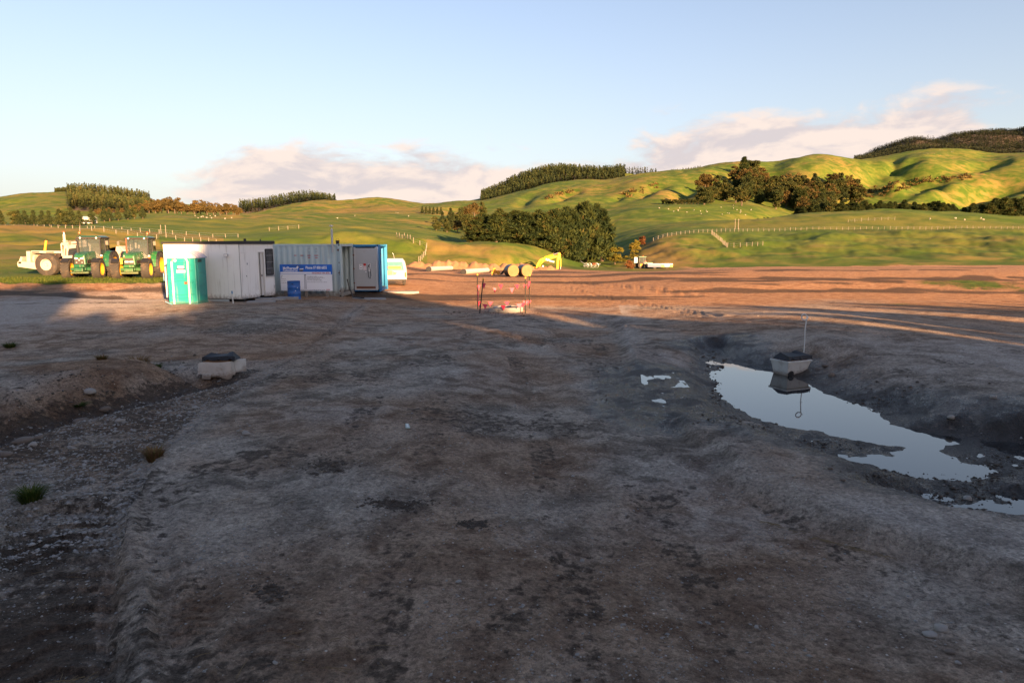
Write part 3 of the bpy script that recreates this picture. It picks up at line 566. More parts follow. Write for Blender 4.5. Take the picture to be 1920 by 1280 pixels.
def ground():
    fine_a = np.linspace(-42, 42, 920); out_a = np.concatenate([np.linspace(44, 178, 46), np.linspace(182, 316, 46)])
    A = np.radians(np.concatenate([fine_a, out_a])); N = len(A)
    r1 = 1/np.linspace(1/2.6, 1/112.0, 520); r1 = np.concatenate([[0.4, 1.4], r1])
    r2 = np.concatenate([np.geomspace(112.0, 1150, 230), np.geomspace(1160, 2700, 90), np.geomspace(2800, 9000, 14)])
    for nm, rr in (('ground', r1), ('hills', r2)):
        rg, ag = np.meshgrid(rr, A, indexing='ij'); x = (rg*np.sin(ag)).ravel(); y = (rg*np.cos(ag)).ravel(); z = height(x, y)
        ma, mb, mp = masks(x, y, z)
        i, j = np.meshgrid(np.arange(len(rr)-1), np.arange(N), indexing='ij'); i = i.ravel(); j = j.ravel(); j2 = (j+1) % N
        f = np.stack([i*N+j2, i*N+j, (i+1)*N+j, (i+1)*N+j2], 1)
        v = np.stack([x, y, z], 1)
        me = raw_mesh(nm, v, f, 'terrain', {'maska': ('FLOAT_COLOR', ma), 'maskb': ('FLOAT_COLOR', mb), 'pale': ('FLOAT', mp)}, True)
        tag(link(nm, me), None, None, kind='structure')
ground()
def puddle():
    allp = PUD+[q for f, l in FILMS if l == ZW for q in f]; xs = [p[0] for p in allp]; ys = [p[1] for p in allp]; b = MB()
    x0, x1, y0, y1 = min(xs)-0.4, max(xs)+0.4, min(ys)-0.3, max(ys)+0.4
    # follow the hollow: a strip along the swale so that no corner pokes out of the ground
    gx = np.linspace(x0, x1, 90); gy = np.linspace(y0, y1, 90); V = {}
    def vid(i, j):
        if (i, j) not in V: V[(i, j)] = len(b.v); b.v.append((gx[i], gy[j], ZW))
        return V[(i, j)]
    cx, cy = np.meshgrid((gx[:-1]+gx[1:])/2, (gy[:-1]+gy[1:])/2, indexing='ij')
    s = psd(cx.ravel(), cy.ravel(), PUD)
    for f, l in FILMS:
        if l == ZW: s = np.minimum(s, psd(cx.ravel(), cy.ravel(), f)+0.1)
    s = s.reshape(cx.shape)
    for i in range(89):
        for j in range(89):
            if s[i, j] < 0.42: b.f.append((vid(i, j), vid(i+1, j), vid(i+1, j+1), vid(i, j+1)))
    tag(b.build('puddle_water', 'water'), None, None, kind='structure')
    for f, l in FILMS:
        if l != ZW:
            c = np.mean(np.array(f), 0); tag(MB().add([(c[0]+1.12*(q[0]-c[0]), c[1]+1.12*(q[1]-c[1]), l) for q in f], [tuple(range(len(f)))]).build('puddle_water', 'water'), None, None, kind='structure')
puddle()
# ================================================================ things on the site
def toilet():
    p = at(318, 573, 28.6); t = thing('portable_toilet', 'turquoise portable toilet with arched grey roof beside the white cabin', 'portable toilet', (p.x, p.y, p.z), R(4))
    W, D, H = 1.16, 1.16, 2.0
    MB().bx(0, W, 0, D, 0.10, H).build('body', 'teal', t, bevel=0.02)
    MB().bx(-0.02, W+0.02, -0.02, D+0.02, 0.0, 0.10).build('base', 'teald', t, bevel=0.01)
    # ribbed arched roof
    n = 14; arc = [(-0.05+(W+0.10)*i/n, H+0.005+0.30*math.sin(math.pi*i/n)**0.85) for i in range(n+1)]
    rf = MB().prism([(-0.05, H-0.03)]+arc+[(W+0.05, H-0.03)], 'y', -0.05, D+0.05).build('roof', 'roofgrey', t, bevel=0.015)
    for k in range(3):
        y = 0.25+0.33*k
        MB().tube([(x, y, z+0.004) for x, z in arc], 0.022, 6).build('roof_rib', 'roofgrey', rf, True)
    # gable front under the roof
    MB().prism([(0, H)]+[(x, z-0.03) for x, z in arc[1:-1]]+[(W, H)], 'y', -0.02, -0.003).build('gable', 'teal', t)
    MB().tube([(x, -0.045, z-0.01) for x, z in arc], 0.02, 6).build('gable_trim', 'trim', t, True)
    # door and its pale frame
    d = MB().bx(0.25, 0.83, -0.035, -0.002, 0.12, 1.94).build('door', 'teal', t, bevel=0.012)
    ar = [(0.22, 0.05), (0.22, 1.85)]+[(0.22+0.64*i/8, 1.85+0.26*math.sin(math.pi*i/8)**0.6) for i in range(1, 8)]+[(0.86, 1.85), (0.86, 0.05)]
    MB().tube([(x, -0.045, z) for x, z in ar], 0.035, 8).build('door_frame', 'trim', t, True)
    MB().prism([(0.27,1.94)]+[(0.25+0.58*i/8, 1.93+0.17*math.sin(math.pi*i/8)**0.6) for i in range(1, 8)]+[(0.81,1.94)], 'y', -0.034, -0.004).build('door_head', 'teal', d)
    for z, b in ((1.79, -0.01), (1.22, 0.03), (1.0, 0.05), (0.48, -0.03), (0.34, -0.04), (1.13, 0.03)):
        MB().tube([(0.29+0.5*i/8, -0.04, z+b*math.sin(math.pi*i/8)) for i in range(9)], 0.010, 5).build('moulding', 'teald', d)
    MB().box((0.36, -0.042, 1.88), (0.10, 0.008, 0.10), 0, R(45)).build('diamond_sticker', 'trim', d)
    s = MB().bx(0.42, 0.73, -0.052, -0.038, 1.50, 1.68).build('sign', 'navy', d)
    MB().bx(0.46, 0.71, -0.056, -0.053, 1.56, 1.65).build('print', 'signwhite', s)
    s = MB().bx(0.40, 0.75, -0.052, -0.038, 1.38, 1.49).build('number_plate', 'trim', d)
    for k in range(5): MB().bx(0.45+0.055*k, 0.48+0.055*k, -0.055, -0.053, 1.415, 1.455).build('digit', 'redlet', s)
    MB().bx(0.68, 0.80, -0.055, -0.037, 0.90, 1.0).build('latch', 'rust', d)
    for z in (1.75, 1.18, 0.62): MB().bx(0.19, 0.27, -0.09, -0.05, z-0.04, z+0.04).build('hinge', 'trim', t)
    for x in (0.10, 0.98):
        for z in (1.45, 0.95, 0.45): MB().tube([(x-0.06, -0.006, z+0.04), (x, -0.008, z), (x+0.07, -0.006, z-0.03 if x < 0.5 else z+0.05)], 0.012, 5).build('panel_moulding', 'teald', t)
    # right side: vents and pressed panels
    for k in range(5): MB().box((W+0.004, 0.30+0.09*k, 1.86), (0.012, 0.05, 0.12), 0, 0, R(-12)).build('vent', 'black', t)
    for z, s in ((1.35, 1), (0.80, -1), (0.40, 1)):
        MB().tube([(W+0.008, 0.25, z), (W+0.008, 0.8, z), (W+0.008, 0.92, z-0.1*s)], 0.014, 5).build('side_moulding', 'teald', t)
    MB().bx(W, W+0.015, 0.2, 0.98, 0.18, 1.70).build('side_panel', 'teal', t, bevel=0.006)
toilet()

def cabin():
    k = at(453, 567, 29.75); a = R(14); t = thing('site_cabin', 'white panelled site cabin with black roof edge and narrow open doorway', 'cabin', k, -a)
    # local: -x runs along the left wall, +y along the right-hand wall
    L, D, H = 3.85, 2.6, 2.52
    seams = [0, -0.62, -2.35, -L]
    for i in range(3): MB().bx(seams[i+1]+0.006, seams[i]-0.006, 0, 0.06, 0.14, H).build('wall_panel', 'panel', t, bevel=0.006)
    MB().bx(-L+0.002, -0.002, 0.012, 0.05, 0.15, H-0.01).build('wall_core', 'steel', t)
    ys = [(0.0, 0.08), (0.46, 1.28), (1.66, D)]
    MB().bx(-0.06, 0.003, 0.062, 0.10, 0.14, H).build('corner_post', 'panel', t)
    # narrow door (shut), blank panel, open doorway, window panel
    d = MB().bx(-0.05, 0.004, 0.105, 0.46, 0.20, 2.14).build('door', 'panel', t, bevel=0.006)
    MB().bx(0.004, 0.03, 0.42, 0.45, 1.10, 1.16).build('handle', 'steel', d)
    MB().bx(-0.06, 0.0, 0.105, 0.46, 2.146, H).build('wall_panel', 'panel', t)
    MB().bx(-0.06, 0.0, 0.105, 0.46, 0.14, 0.195).build('threshold', 'steel', t)
    MB().bx(-0.06, 0.0, 0.466, 1.38, 0.14, H).build('wall_panel', 'panel', t)
    MB().bx(-0.06, 0.0, 1.38, 1.78, 2.16, H).build('wall_panel', 'panel', t)
    MB().bx(-0.06, 0.0, 1.78, D, 0.14, 1.12).build('wall_panel', 'panel', t); MB().bx(-0.06, 0.0, 1.78, D, 2.27, H).build('wall_panel', 'panel', t)
    MB().bx(-0.06, 0.0, 1.78, 1.92, 1.12, 2.27).build('wall_panel', 'panel', t); MB().bx(-0.06, 0.0, 2.48, D, 1.12, 2.27).build('wall_panel', 'panel', t)
    MB().bx(-0.02, 0.02, 1.36, 1.40, 0.2, 2.18).build('door_jamb', 'trim', t); MB().bx(-0.02, 0.02, 1.76, 1.80, 0.2, 2.18).build('door_jamb', 'trim', t)
    MB().bx(-0.02, 0.02, 1.40, 1.76, 2.14, 2.18).build('door_head', 'trim', t)
    sl = MB().box((-0.05, 1.66, 1.17), (0.04, 0.18, 1.94)).build('sliding_door', 'trim', t); MB().bx(-0.028, -0.012, 1.59, 1.65, 1.05, 1.15).build('handle', 'black', sl)
    w = MB().bx(-0.04, -0.03, 1.92, 2.48, 1.12, 2.27).build('window', 'dglass', t)
    for b in ((1.90, 1.95, 1.10, 2.29), (2.45, 2.50, 1.10, 2.29)): MB().bx(-0.03, 0.03, b[0], b[1], b[2], b[3]).build('window_frame', 'black', w)
    for z in (1.11, 2.28): MB().bx(-0.03, 0.035, 1.95, 2.45, z-0.025, z+0.025).build('window_frame', 'black', w)
    for q in range(5): MB().tube([(0.028, 2.02+0.09*q, 1.13), (0.028, 2.02+0.09*q, 2.26)], 0.009, 5).build('security_bar', 'steel', w)
    for z in (1.4, 1.7, 2.0): MB().tube([(0.03, 1.94, z), (0.03, 2.46, z)], 0.008, 5).build('security_bar', 'steel', w)
    MB().bx(-0.02, 0.07, 1.88, 2.52, 1.04, 1.08).build('window_sill', 'steel', t)
    for z in (0.50, 0.58): MB().lathe([(0, 0.03), (0.03, 0.03), (0.035, 0)], (0.0, 2.52, z), 'x', 10).build('socket', 'trim', t)
    MB().bx(0, 0.02, 0.52, 0.56, 1.62, 1.70).build('switch', 'steel', t)
    # other walls, floor, inside
    MB().bx(-L, 0.0, D-0.06, D-0.002, 0.14, H).build('back_wall', 'panel', t); MB().bx(-L, -L+0.06, 0.062, D-0.062, 0.14, H).build('end_wall', 'panel', t)
    MB().bx(-L+0.06, -0.062, 0.065, D-0.065, 0.14, 0.2).build('floor', 'dark', t)
    MB().bx(-1.2, -1.14, 1.0, 2.4, 0.2, 1.4).build('locker', 'contg', t)
    for y in (0.25, D-0.3): MB().bx(-L+0.1, -0.05, y, y+0.1, 0.0, 0.135).build('skid', 'fascia', t)
    MB().hexa([(-L-0.05,-0.05,H),(0.06,-0.05,H),(0.06,D+0.04,H),(-L-0.05,D+0.04,H),(-L-0.05,-0.05,H+0.10),(0.06,-0.05,H+0.14),(0.06,D+0.04,H+0.14),(-L-0.05,D+0.04,H+0.10)]).build('roof', 'fascia', t, bevel=0.01)
    for x, y, h, r in ((-0.3, 0.9, 0.10, 0.06), (-0.4, 2.2, 0.08, 0.03)):
        MB().tube([(x, y, H+0.1), (x, y, H+0.14+h)], r, 10).build('roof_vent', 'black', t)
    f = MB().box((-0.55, -0.13, 2.04), (0.17, 0.10, 0.12), 0.3).build('floodlight', 'zinc', t, bevel=0.01); MB().tube([(-0.62, 0, 2.0), (-0.6, -0.1, 2.0)], 0.02, 6).build('bracket', 'black', f)
    MB().box((-0.53, -0.185, 2.04), (0.13, 0.012, 0.09), 0.3).build('lens', 'lamp', f)
    MB().bx(-2.6, -0.6, -0.05, -0.005, 0.02, 0.12).build('floor_rail', 'contg', t)
cabin()
# loose boards and slabs by the cabin
for i, (u, v, Y, l, w, a, lab) in enumerate(((490,566,29.4,1.15,0.5,14,'long flat concrete slab lying before the cabin corner'),(508,559,31.0,1.25,0.7,10,'flat concrete step slab below the open cabin doorway'),(540,557,31.7,0.95,0.5,4,'thin flat board on the ground left of the blue barrel'))):
    p = at(u, v, Y); z = hz(p.x, p.y)
    b = MB(); b.prism([(-l/2,-w/2),(l/2-0.1,-w/2),(l/2,-w/2+0.15),(l/2,w/2),(-l/2+0.05,w/2),(-l/2,0)], 'z', -0.03, 0.05+0.02*i)
    tag(b.build('concrete_slab', 'conc', bevel=0.01, loc=(p.x, p.y, z+0.03), rz=R(a)), lab, 'slab', 'loose slabs by the cabin')
p = at(437, 572, 28.9); z = hz(p.x, p.y); o = MB().box((0, 0, 0.27), (0.045, 0.03, 0.54), 0, R(-3)).build('survey_peg', 'trim', loc=(p.x, p.y, z-0.03)); MB().box((-0.012, -0.001, 0.5), (0.048, 0.034, 0.12), 0, R(-3)).build('painted_tip', 'bluesteel', o)
tag(o, 'thin white survey peg with blue tip before the cabin wall', 'peg')
p = at(317, 572, 28.2); z = hz(p.x, p.y); o = MB().box((0, 0, 0.06), (0.30, 0.06, 0.02), R(20), R(28)).build('plastic_offcut', 'bluesteel', loc=(p.x, p.y, z)); tag(o, 'small blue plastic offcut lying at the foot of the toilet', 'offcut')

def corrugated(mb, x0, x1, y, z0, z1, dep=0.04, pitch=0.278):
    n = int(round((x1-x0)/pitch)); pr = []
    for i in range(n):
        a = x0+(x1-x0)*i/n; w = (x1-x0)/n
        pr += [(a, y), (a+0.26*w, y), (a+0.50*w, y+dep), (a+0.76*w, y+dep)]
    pr.append((x1, y)); vs = [(a, b, z0) for a, b in pr]+[(a, b, z1) for a, b in pr]; m = len(pr)
    mb.add(vs, [(i, i+1, m+i+1, m+i) for i in range(m-1)])
def corrug_y(mb, y0, y1, x, z0, z1, dep=0.04, pitch=0.278):
    t = MB(); corrugated(t, y0, y1, 0, z0, z1, dep, pitch); mb.add([(x+b, a, c) for a, b, c in t.v], t.f)
def container(label, loc, rz, L, m, ends):
    """origin: front right bottom corner; x to the left is negative, y away"""
    t = thing('shipping_container', label, 'container', loc, rz); W, H = 2.44, 2.59
    for x in (-0.16, -L):
        for y in (0, W-0.16): MB().bx(x, x+0.16, y, y+0.16, 0.12, H-0.12).build('corner_post', m, t, bevel=0.01)
    for x in (-0.178, -L-0.006):
        for y in (-0.006, W-0.178):
            for z in (0.0, H-0.12):
                c = MB().bx(x, x+0.184, y, y+0.184, z, z+0.12).build('corner_casting', m, t, bevel=0.012)
                MB().bx(x+0.05, x+0.13, y-0.003, y+0.02, z+0.03, z+0.09).build('casting_hole', 'black', c)
    for y in (0.02, W-0.08):
        MB().bx(-L+0.16, -0.16, y, y+0.06, H-0.10, H-0.01).build('top_rail', m, t); MB().bx(-L+0.16, -0.16, y, y+0.06, 0.02, 0.17).build('bottom_rail', m, t)
    b = MB(); corrugated(b, -L+0.16, -0.16, 0.035, 0.17, H-0.10); b.build('side_panel', m, t)
    b = MB(); corrugated(b, -L+0.16, -0.16, W-0.075, 0.17, H-0.10); b.build('side_panel', m, t)
    MB().bx(-L+0.1, -0.1, 0.1, W-0.1, H-0.05, H-0.02).build('roof', m, t); MB().bx(-L+0.1, -0.1, 0.1, W-0.1, 0.14, 0.18).build('floor', 'wood', t)
    for x in (-0.14, -L+0.02):
        MB().bx(x, x+0.12, 0.16, W-0.16, H-0.12, H-0.015).build('header', m, t); MB().bx(x, x+0.12, 0.16, W-0.16, 0.02, 0.16).build('door_sill', m, t)
    b = MB(); corrug_y(b, 0.16, W-0.16, -L+0.05, 0.16, H-0.12); b.build('end_wall', m, t)
    return t
def leaf(t, m, hinge, ang, w=1.14, h=2.24, z=0.18, inner=True, name='door'):
    """door leaf from the hinge line; local x along the leaf, -y the face seen"""
    d = bpy.data.objects.new(name, MBmesh(MB().bx(0.04, w, -0.02, 0.02, 0.05, h-0.05), m)); col.objects.link(d); d.parent = t; d.location = (*hinge, z); d.rotation_euler = (0, 0, ang)
    for x in (0.0, w-0.09): MB().bx(x, x+0.11, -0.045, 0.03, 0, h).build('door_frame', m, d, bevel=0.006)
    for k in (0, 0.36, 0.65, 0.97):
        zz = k*(h-0.09); MB().bx(0.112, w-0.092, -0.035, 0.028, zz, zz+0.07).build('door_rail', m, d)
    return d
def MBmesh(b, m):
    me = bpy.data.meshes.new('panel'); me.from_pydata(b.v, [], b.f); me.update(); me.materials.append(M[m]); return me
def containers():
    p = at(640, 557, 33.6); t = container('pale blue-grey shipping container behind the blue and white sign', (p.x+0.05, p.y, p.z), R(-1.0), 6.06, 'cont', 1)
    # near door leaf folded right back against the side post, far leaf standing open towards us
    n = leaf(t, 'cont', (0.02, 0.10), R(262), inner=False, w=0.20)
    for x in (0.05, 0.14): MB().tube([(x, -0.06, 0.0), (x, -0.06, 2.2)], 0.018, 8).build('lock_rod', 'steel', n)
    for z in (0.9, 1.1): MB().bx(0.03, 0.17, -0.09, -0.05, z, z+0.04).build('lock_handle', 'rust', n)
    d = leaf(t, 'contg', (0.02, 2.40), R(1.0), w=1.22)
    MB().tube([(0.0, -0.07, 0.0), (0.0, -0.07, 2.24)], 0.02, 8).build('lock_rod', 'black', d)
    for z in (0.35, 1.1, 1.8): MB().bx(-0.04, 0.05, -0.1, -0.05, z, z+0.06).build('rod_keeper', 'rust', d)
    s = MB().bx(0.50, 0.66, -0.030, -0.022, 1.05, 1.42).build('warning_sticker', 'signwhite', d); MB().bx(0.51, 0.65, -0.034, -0.031, 1.27, 1.41).build('red_print', 'red', s)
    for q in range(9):
        x = 0.515+0.05*(q % 3); z = 1.07+0.065*(q//3); MB().bx(x, x+0.025, -0.034, -0.031, z, z+0.03).build('print_mark', 'redlet', s)
    s = MB().bx(0.30, 0.46, -0.030, -0.022, 1.08, 1.36).build('paper_notice', 'signwhite', d)
    for z in (1.14, 1.28): MB().bx(0.34, 0.42, -0.033, -0.031, z, z+0.035).build('print_mark', 'ink', s)
    MB().bx(0.60, 0.66, -0.03, -0.022, 0.93, 0.98).build('paper_notice', 'signwhite', d)
    s = MB().bx(0.74, 0.88, -0.030, -0.022, 0.98, 1.40).build('nozzle_plate', 'signwhite', d)
    hs = [(0.80,-0.06,1.32),(0.76,-0.06,1.2),(0.755,-0.06,0.9),(0.78,-0.06,0.68),(0.85,-0.06,0.62),(0.90,-0.06,0.75),(0.88,-0.06,1.0),(0.84,-0.06,1.25)]
    MB().tube(hs, 0.014, 6).build('fuel_hose', 'black', d, True); MB().box((0.81, -0.07, 1.30), (0.06, 0.05, 0.16), 0, R(20)).build('fuel_nozzle', 'black', d, bevel=0.01)
    MB().bx(0.112, 1.12, -0.026, -0.022, 0.08, 0.20).build('rust_stain', 'rust', d)
    # marks on the long side: red and rust stripes, patches
    for i, x in enumerate((-2.25, -1.93, -1.58, -1.22)):
        MB().bx(x-0.06-0.012*i, x+0.06+0.012*i, 0.020, 0.034, 2.02, 2.05).build('faded_lettering', 'redlet', t)
        if i > 1: MB().bx(x-0.06, x+0.07, 0.020, 0.034, 1.90, 1.93).build('faded_lettering', 'redlet', t)
    for x in (-1.55, -1.2): 
        MB().bx(x-0.05, x+0.04, 0.022, 0.034, 2.20, 2.38).build('vent_cover', 'steel', t); MB().bx(x-0.04, x+0.03, 0.018, 0.0215, 2.22, 2.34).build('vent_cover', 'cont', t)
    for k, (x, z) in enumerate(((-0.1, 0.3), (-0.05, 0.62), (-0.1, 1.2), (-0.06, 1.7), (-0.12, 2.3))): MB().box((x, -0.002, z), (0.05+0.01*k, 0.006, 0.10+0.02*(k % 2)), 0, 0.3*k).build('rust_patch', 'rust', t)
    # blue container behind
    p = at(713, 547, 37.8); t2 = container('bright blue shipping container standing behind the open grey door', (p.x, p.y, p.z), R(0), 2.44, 'contb', 1)
    for q in range(6): MB().bx(-2.2+0.36*q, -2.0+0.36*q, -0.012, 0.019, 2.51, 2.55).build('rail_corrugation', 'contb', t2)
    MB().bx(-0.16, -0.02, -0.03, -0.01, 0.14, 2.47).build('white_door_edge', 'signwhite', t2)
    b = MB().bx(-2.3, -0.17, 0.022, 0.03, 0.18, 2.46).build('interior_shade_sheet', 'dark', t2)  # dark sheet over the front, standing in for the shaded inside
    d = leaf(t2, 'contb', (0.05, 0.05), R(278), w=1.15, h=2.42, z=0.1)
    for x in (0.3, 0.8): MB().tube([(x, 0.05, 0.0), (x, 0.05, 2.4)], 0.018, 8).build('lock_rod', 'contb', d)
    # stove flue on the pale container's near side, with cowl
    q = at(624, 473, 33.45); f = thing('stove_flue', 'tall grey stove flue with cowl on the pale container', 'flue', (q.x, q.y-0.05, q.z))
    MB().tube([(0, 0, 0), (0.0, 0, 1.05), (-0.015, 0, 1.12)], 0.052, 12).build('pipe', 'zinc', f, True); MB().tube([(-0.015, 0, 1.10), (-0.015, 0, 1.24)], 0.012, 6).build('stem', 'steel', f)
    MB().lathe([(0.02, 0.0), (0.09, 0.02), (0.085, 0.07), (0.0, 0.08)], (-0.015, 0, 1.22), 'z', 14).build('cowl', 'zinc', f, True)
    MB().bx(-0.07, 0.07, 0.03, 0.10, 0.35, 0.40).build('bracket', 'steel', f)
    q = at(633, 457, 33.9); f = thing('bucket', 'small black bucket on the roof of the pale container', 'bucket', (q.x, q.y, 2.590+p.z+0.03))
    MB().lathe([(0, 0), (0.075, 0), (0.095, 0.18), (0.085, 0.18), (0.07, 0.02), (0, 0.02)], (0,0,0), 'z', 16).build('pail', 'black', f, True)
    MB().tube([(-0.09,0,0.17), (-0.06,0,0.25), (0.0,0,0.27), (0.06,0,0.25), (0.09,0,0.17)], 0.006, 5).build('handle', 'black', f)
    # slab before the open door, and cable
    q = at(688, 557, 33.9); z = hz(q.x, q.y)
    b = MB(); b.prism([(-1.0,-0.32),(0.75,-0.36),(0.98,-0.1),(0.85,0.25),(-0.4,0.30),(-0.95,0.0)], 'z', -0.06, 0.05)
    tag(b.build('concrete_slab', 'conc', bevel=0.02, loc=(q.x, q.y, z+0.02)), 'worn concrete slab in front of the open grey container door', 'slab', 'loose slabs by the cabin')
    q = at(748, 541, 39.5); z = hz(q.x, q.y); b = MB(); b.prism([(-1.1,-0.4),(0.9,-0.35),(1.15,0.1),(0.7,0.5),(-1.0,0.4)], 'z', -0.06, 0.07)
    tag(b.build('concrete_slab', 'conc', bevel=0.02, loc=(q.x, q.y, z+0.02)), 'broken concrete slab on the ground below the white van', 'slab', 'loose slabs by the cabin')
    w = [at(651, 523, 33.5), at(655, 540, 33.5), at(662, 551, 33.4), at(670, 553, 33.4), at(682, 553.5, 33.3), at(676, 552, 33.6), at(664, 552, 33.7)]
    for c in w[2:]: c.z = hz(c.x, c.y)+0.10
    tag(MB().tube(w, 0.03, 7).build('black_hose', 'black', smooth=True), 'black hose hanging from the container doorway onto the slab', 'hose')
containers()

def sign_board():
    p = at(527, 545, 33.0); q = at(624, 545, 33.0); W = q.x-p.x; z = hz(p.x, p.y); t = thing('site_sign', 'blue and white contractor sign board on timber posts before the container', 'sign', (p.x, 33.0, z), R(-1))
    b0 = p.z-z; H = 1.26
    MB().bx(0, W, 0, 0.02, b0, b0+0.79*1.0).build('lower_panel', 'signwhite', t); hd = MB().bx(-0.01, W+0.01, -0.012, 0.018, b0+0.795, b0+H).build('header_panel', 'signblue', t)
    MB().bx(0.01, W-0.05, -0.016, -0.0125, b0+0.81, b0+0.905).build('white_band', 'signwhite', hd)
    zt = b0+H
    text('lettering', 'McPherson', 0.20, 'signwhite', hd, (0.14, -0.018, zt-0.245), bold=0.006, width=0.70)
    text('lettering', 'Contractors Ltd', 0.115, 'signwhite', hd, (0.14, -0.018, zt-0.335), bold=0.004, width=0.70)
    text('lettering', 'Phone 07 888 6855', 0.185, 'signwhite', hd, (1.24, -0.018, zt-0.21), bold=0.005, width=1.02)
    text('lettering', 'HAZARDS ON SITE', 0.095, 'redlet', hd, (1.54, -0.018, b0+0.825), bold=0.003, width=0.84)
    # drawn machine: boom line, arm and bucket
    MB().tube([(0.50,-0.018,zt-0.10), (0.62,-0.018,zt-0.05), (0.82,-0.018,zt-0.07), (0.88,-0.018,zt-0.04), (0.94,-0.018,zt-0.10), (0.96,-0.018,zt-0.20)], [0.008,0.012,0.012,0.016,0.018,0.012], 6).build('emblem_arm', 'ink', hd)
    MB().prism([(0.93,zt-0.22),(1.12,zt-0.25),(1.13,zt-0.31),(1.02,zt-0.335),(0.92,zt-0.30)], 'y', -0.019, -0.0125).build('emblem_bucket', 'ink', hd)
    MB().prism([(0.93,zt-0.215),(1.14,zt-0.18),(1.13,zt-0.235),(0.95,zt-0.24)], 'y', -0.0205, -0.0125).build('emblem_bucket_lip', 'signwhite', hd)
    MB().prism([(0.80,zt-0.12),(0.87,zt-0.06),(0.90,zt-0.12),(0.87,zt-0.20),(0.82,zt-0.2)], 'y', -0.0205, -0.0125).build('emblem_cab', 'signwhite', hd)
    MB().tube([(0.96,-0.018,zt-0.06), (1.08,-0.018,zt-0.10), (1.14,-0.018,zt-0.17)], 0.008, 5).build('emblem_line', 'ink', hd)
    rnd = random.Random(4)
    def line(x0, x1, z, h=0.018):
        x = x0
        while x < x1:
            w = rnd.uniform(0.03, 0.10); e = min(x+w, x1); MB().bx(x, e, -0.004, -0.0005, z-h/2*rnd.uniform(0.6, 1), z+h/2*rnd.uniform(0.5, 1)).build('writing', 'ink', t); x = e+0.02
    for z, a, b in ((0.69, 1.30, 1.75), (0.655, 1.30, 2.05), (0.62, 1.30, 2.15), (0.575, 1.30, 1.9), (0.54, 1.30, 2.0), (0.50, 1.30, 2.02), (0.415, 1.28, 2.24)): line(a, b, b0+z)
    for z, a, b in ((0.72, 0.03, 0.12), (0.66, 0.03, 0.08), (0.61, 0.03, 0.1), (0.56, 0.03, 0.25), (0.48, 0.03, 0.26), (0.385, 0.04, 0.34)): line(a, b, b0+z)
    line(0.95, 2.15, b0+0.045, 0.02); MB().bx(2.2, 2.38, -0.004, -0.0005, b0+0.04, b0+0.07).build('red_print', 'redlet', t)
    for x in (1.16, 1.22): MB().bx(x, x+0.02, -0.006, -0.0005, b0+0.08, b0+0.77).build('divider', 'ink', t)
    MB().bx(1.155, 1.245, -0.006, -0.0005, b0+0.745, b0+0.775).build('divider', 'ink', t)
    for x in (0.18, 1.20, 2.22): MB().bx(x-0.06, x+0.06, 0.022, 0.12, -0.1, b0+0.4).build('post', 'wood', t, bevel=0.008)
sign_board()
def barrel():
    p = at(552, 559, 31.9); t = thing('blue_barrel', 'dented blue steel barrel in front of the contractor sign', 'barrel', drop(p.x, p.y, -0.02)); r, h = 0.29, 0.86
    MB().lathe([(0, 0.01), (r, 0.0), (r+0.012, 0.02), (r, 0.04), (r, h*0.33-0.02), (r+0.012, h*0.33), (r, h*0.33+0.02), (r, h*0.66-0.02), (r+0.012, h*0.66), (r, h*0.66+0.02), (r, h-0.02), (r+0.012, h), (r-0.02, h), (r-0.025, h-0.25), (0, h-0.25)], (0,0,0), 'z', 32).build('drum', 'drum', t, True)
    MB().bx(-0.02, 0.07, -r-0.008, -r+0.03, h-0.14, h-0.115).build('handle_slot', 'black', t)
    for x, z in ((-0.17, 0.28), (0.08, 0.33), (0.15, 0.42), (0.22, 0.56)): MB().box((x, -math.sqrt(r*r-x*x)-0.003, z), (0.03, 0.012, 0.03), math.asin(x/r)).build('paint_chip', 'signwhite' if x > 0.1 else 'rust', t)
barrel()

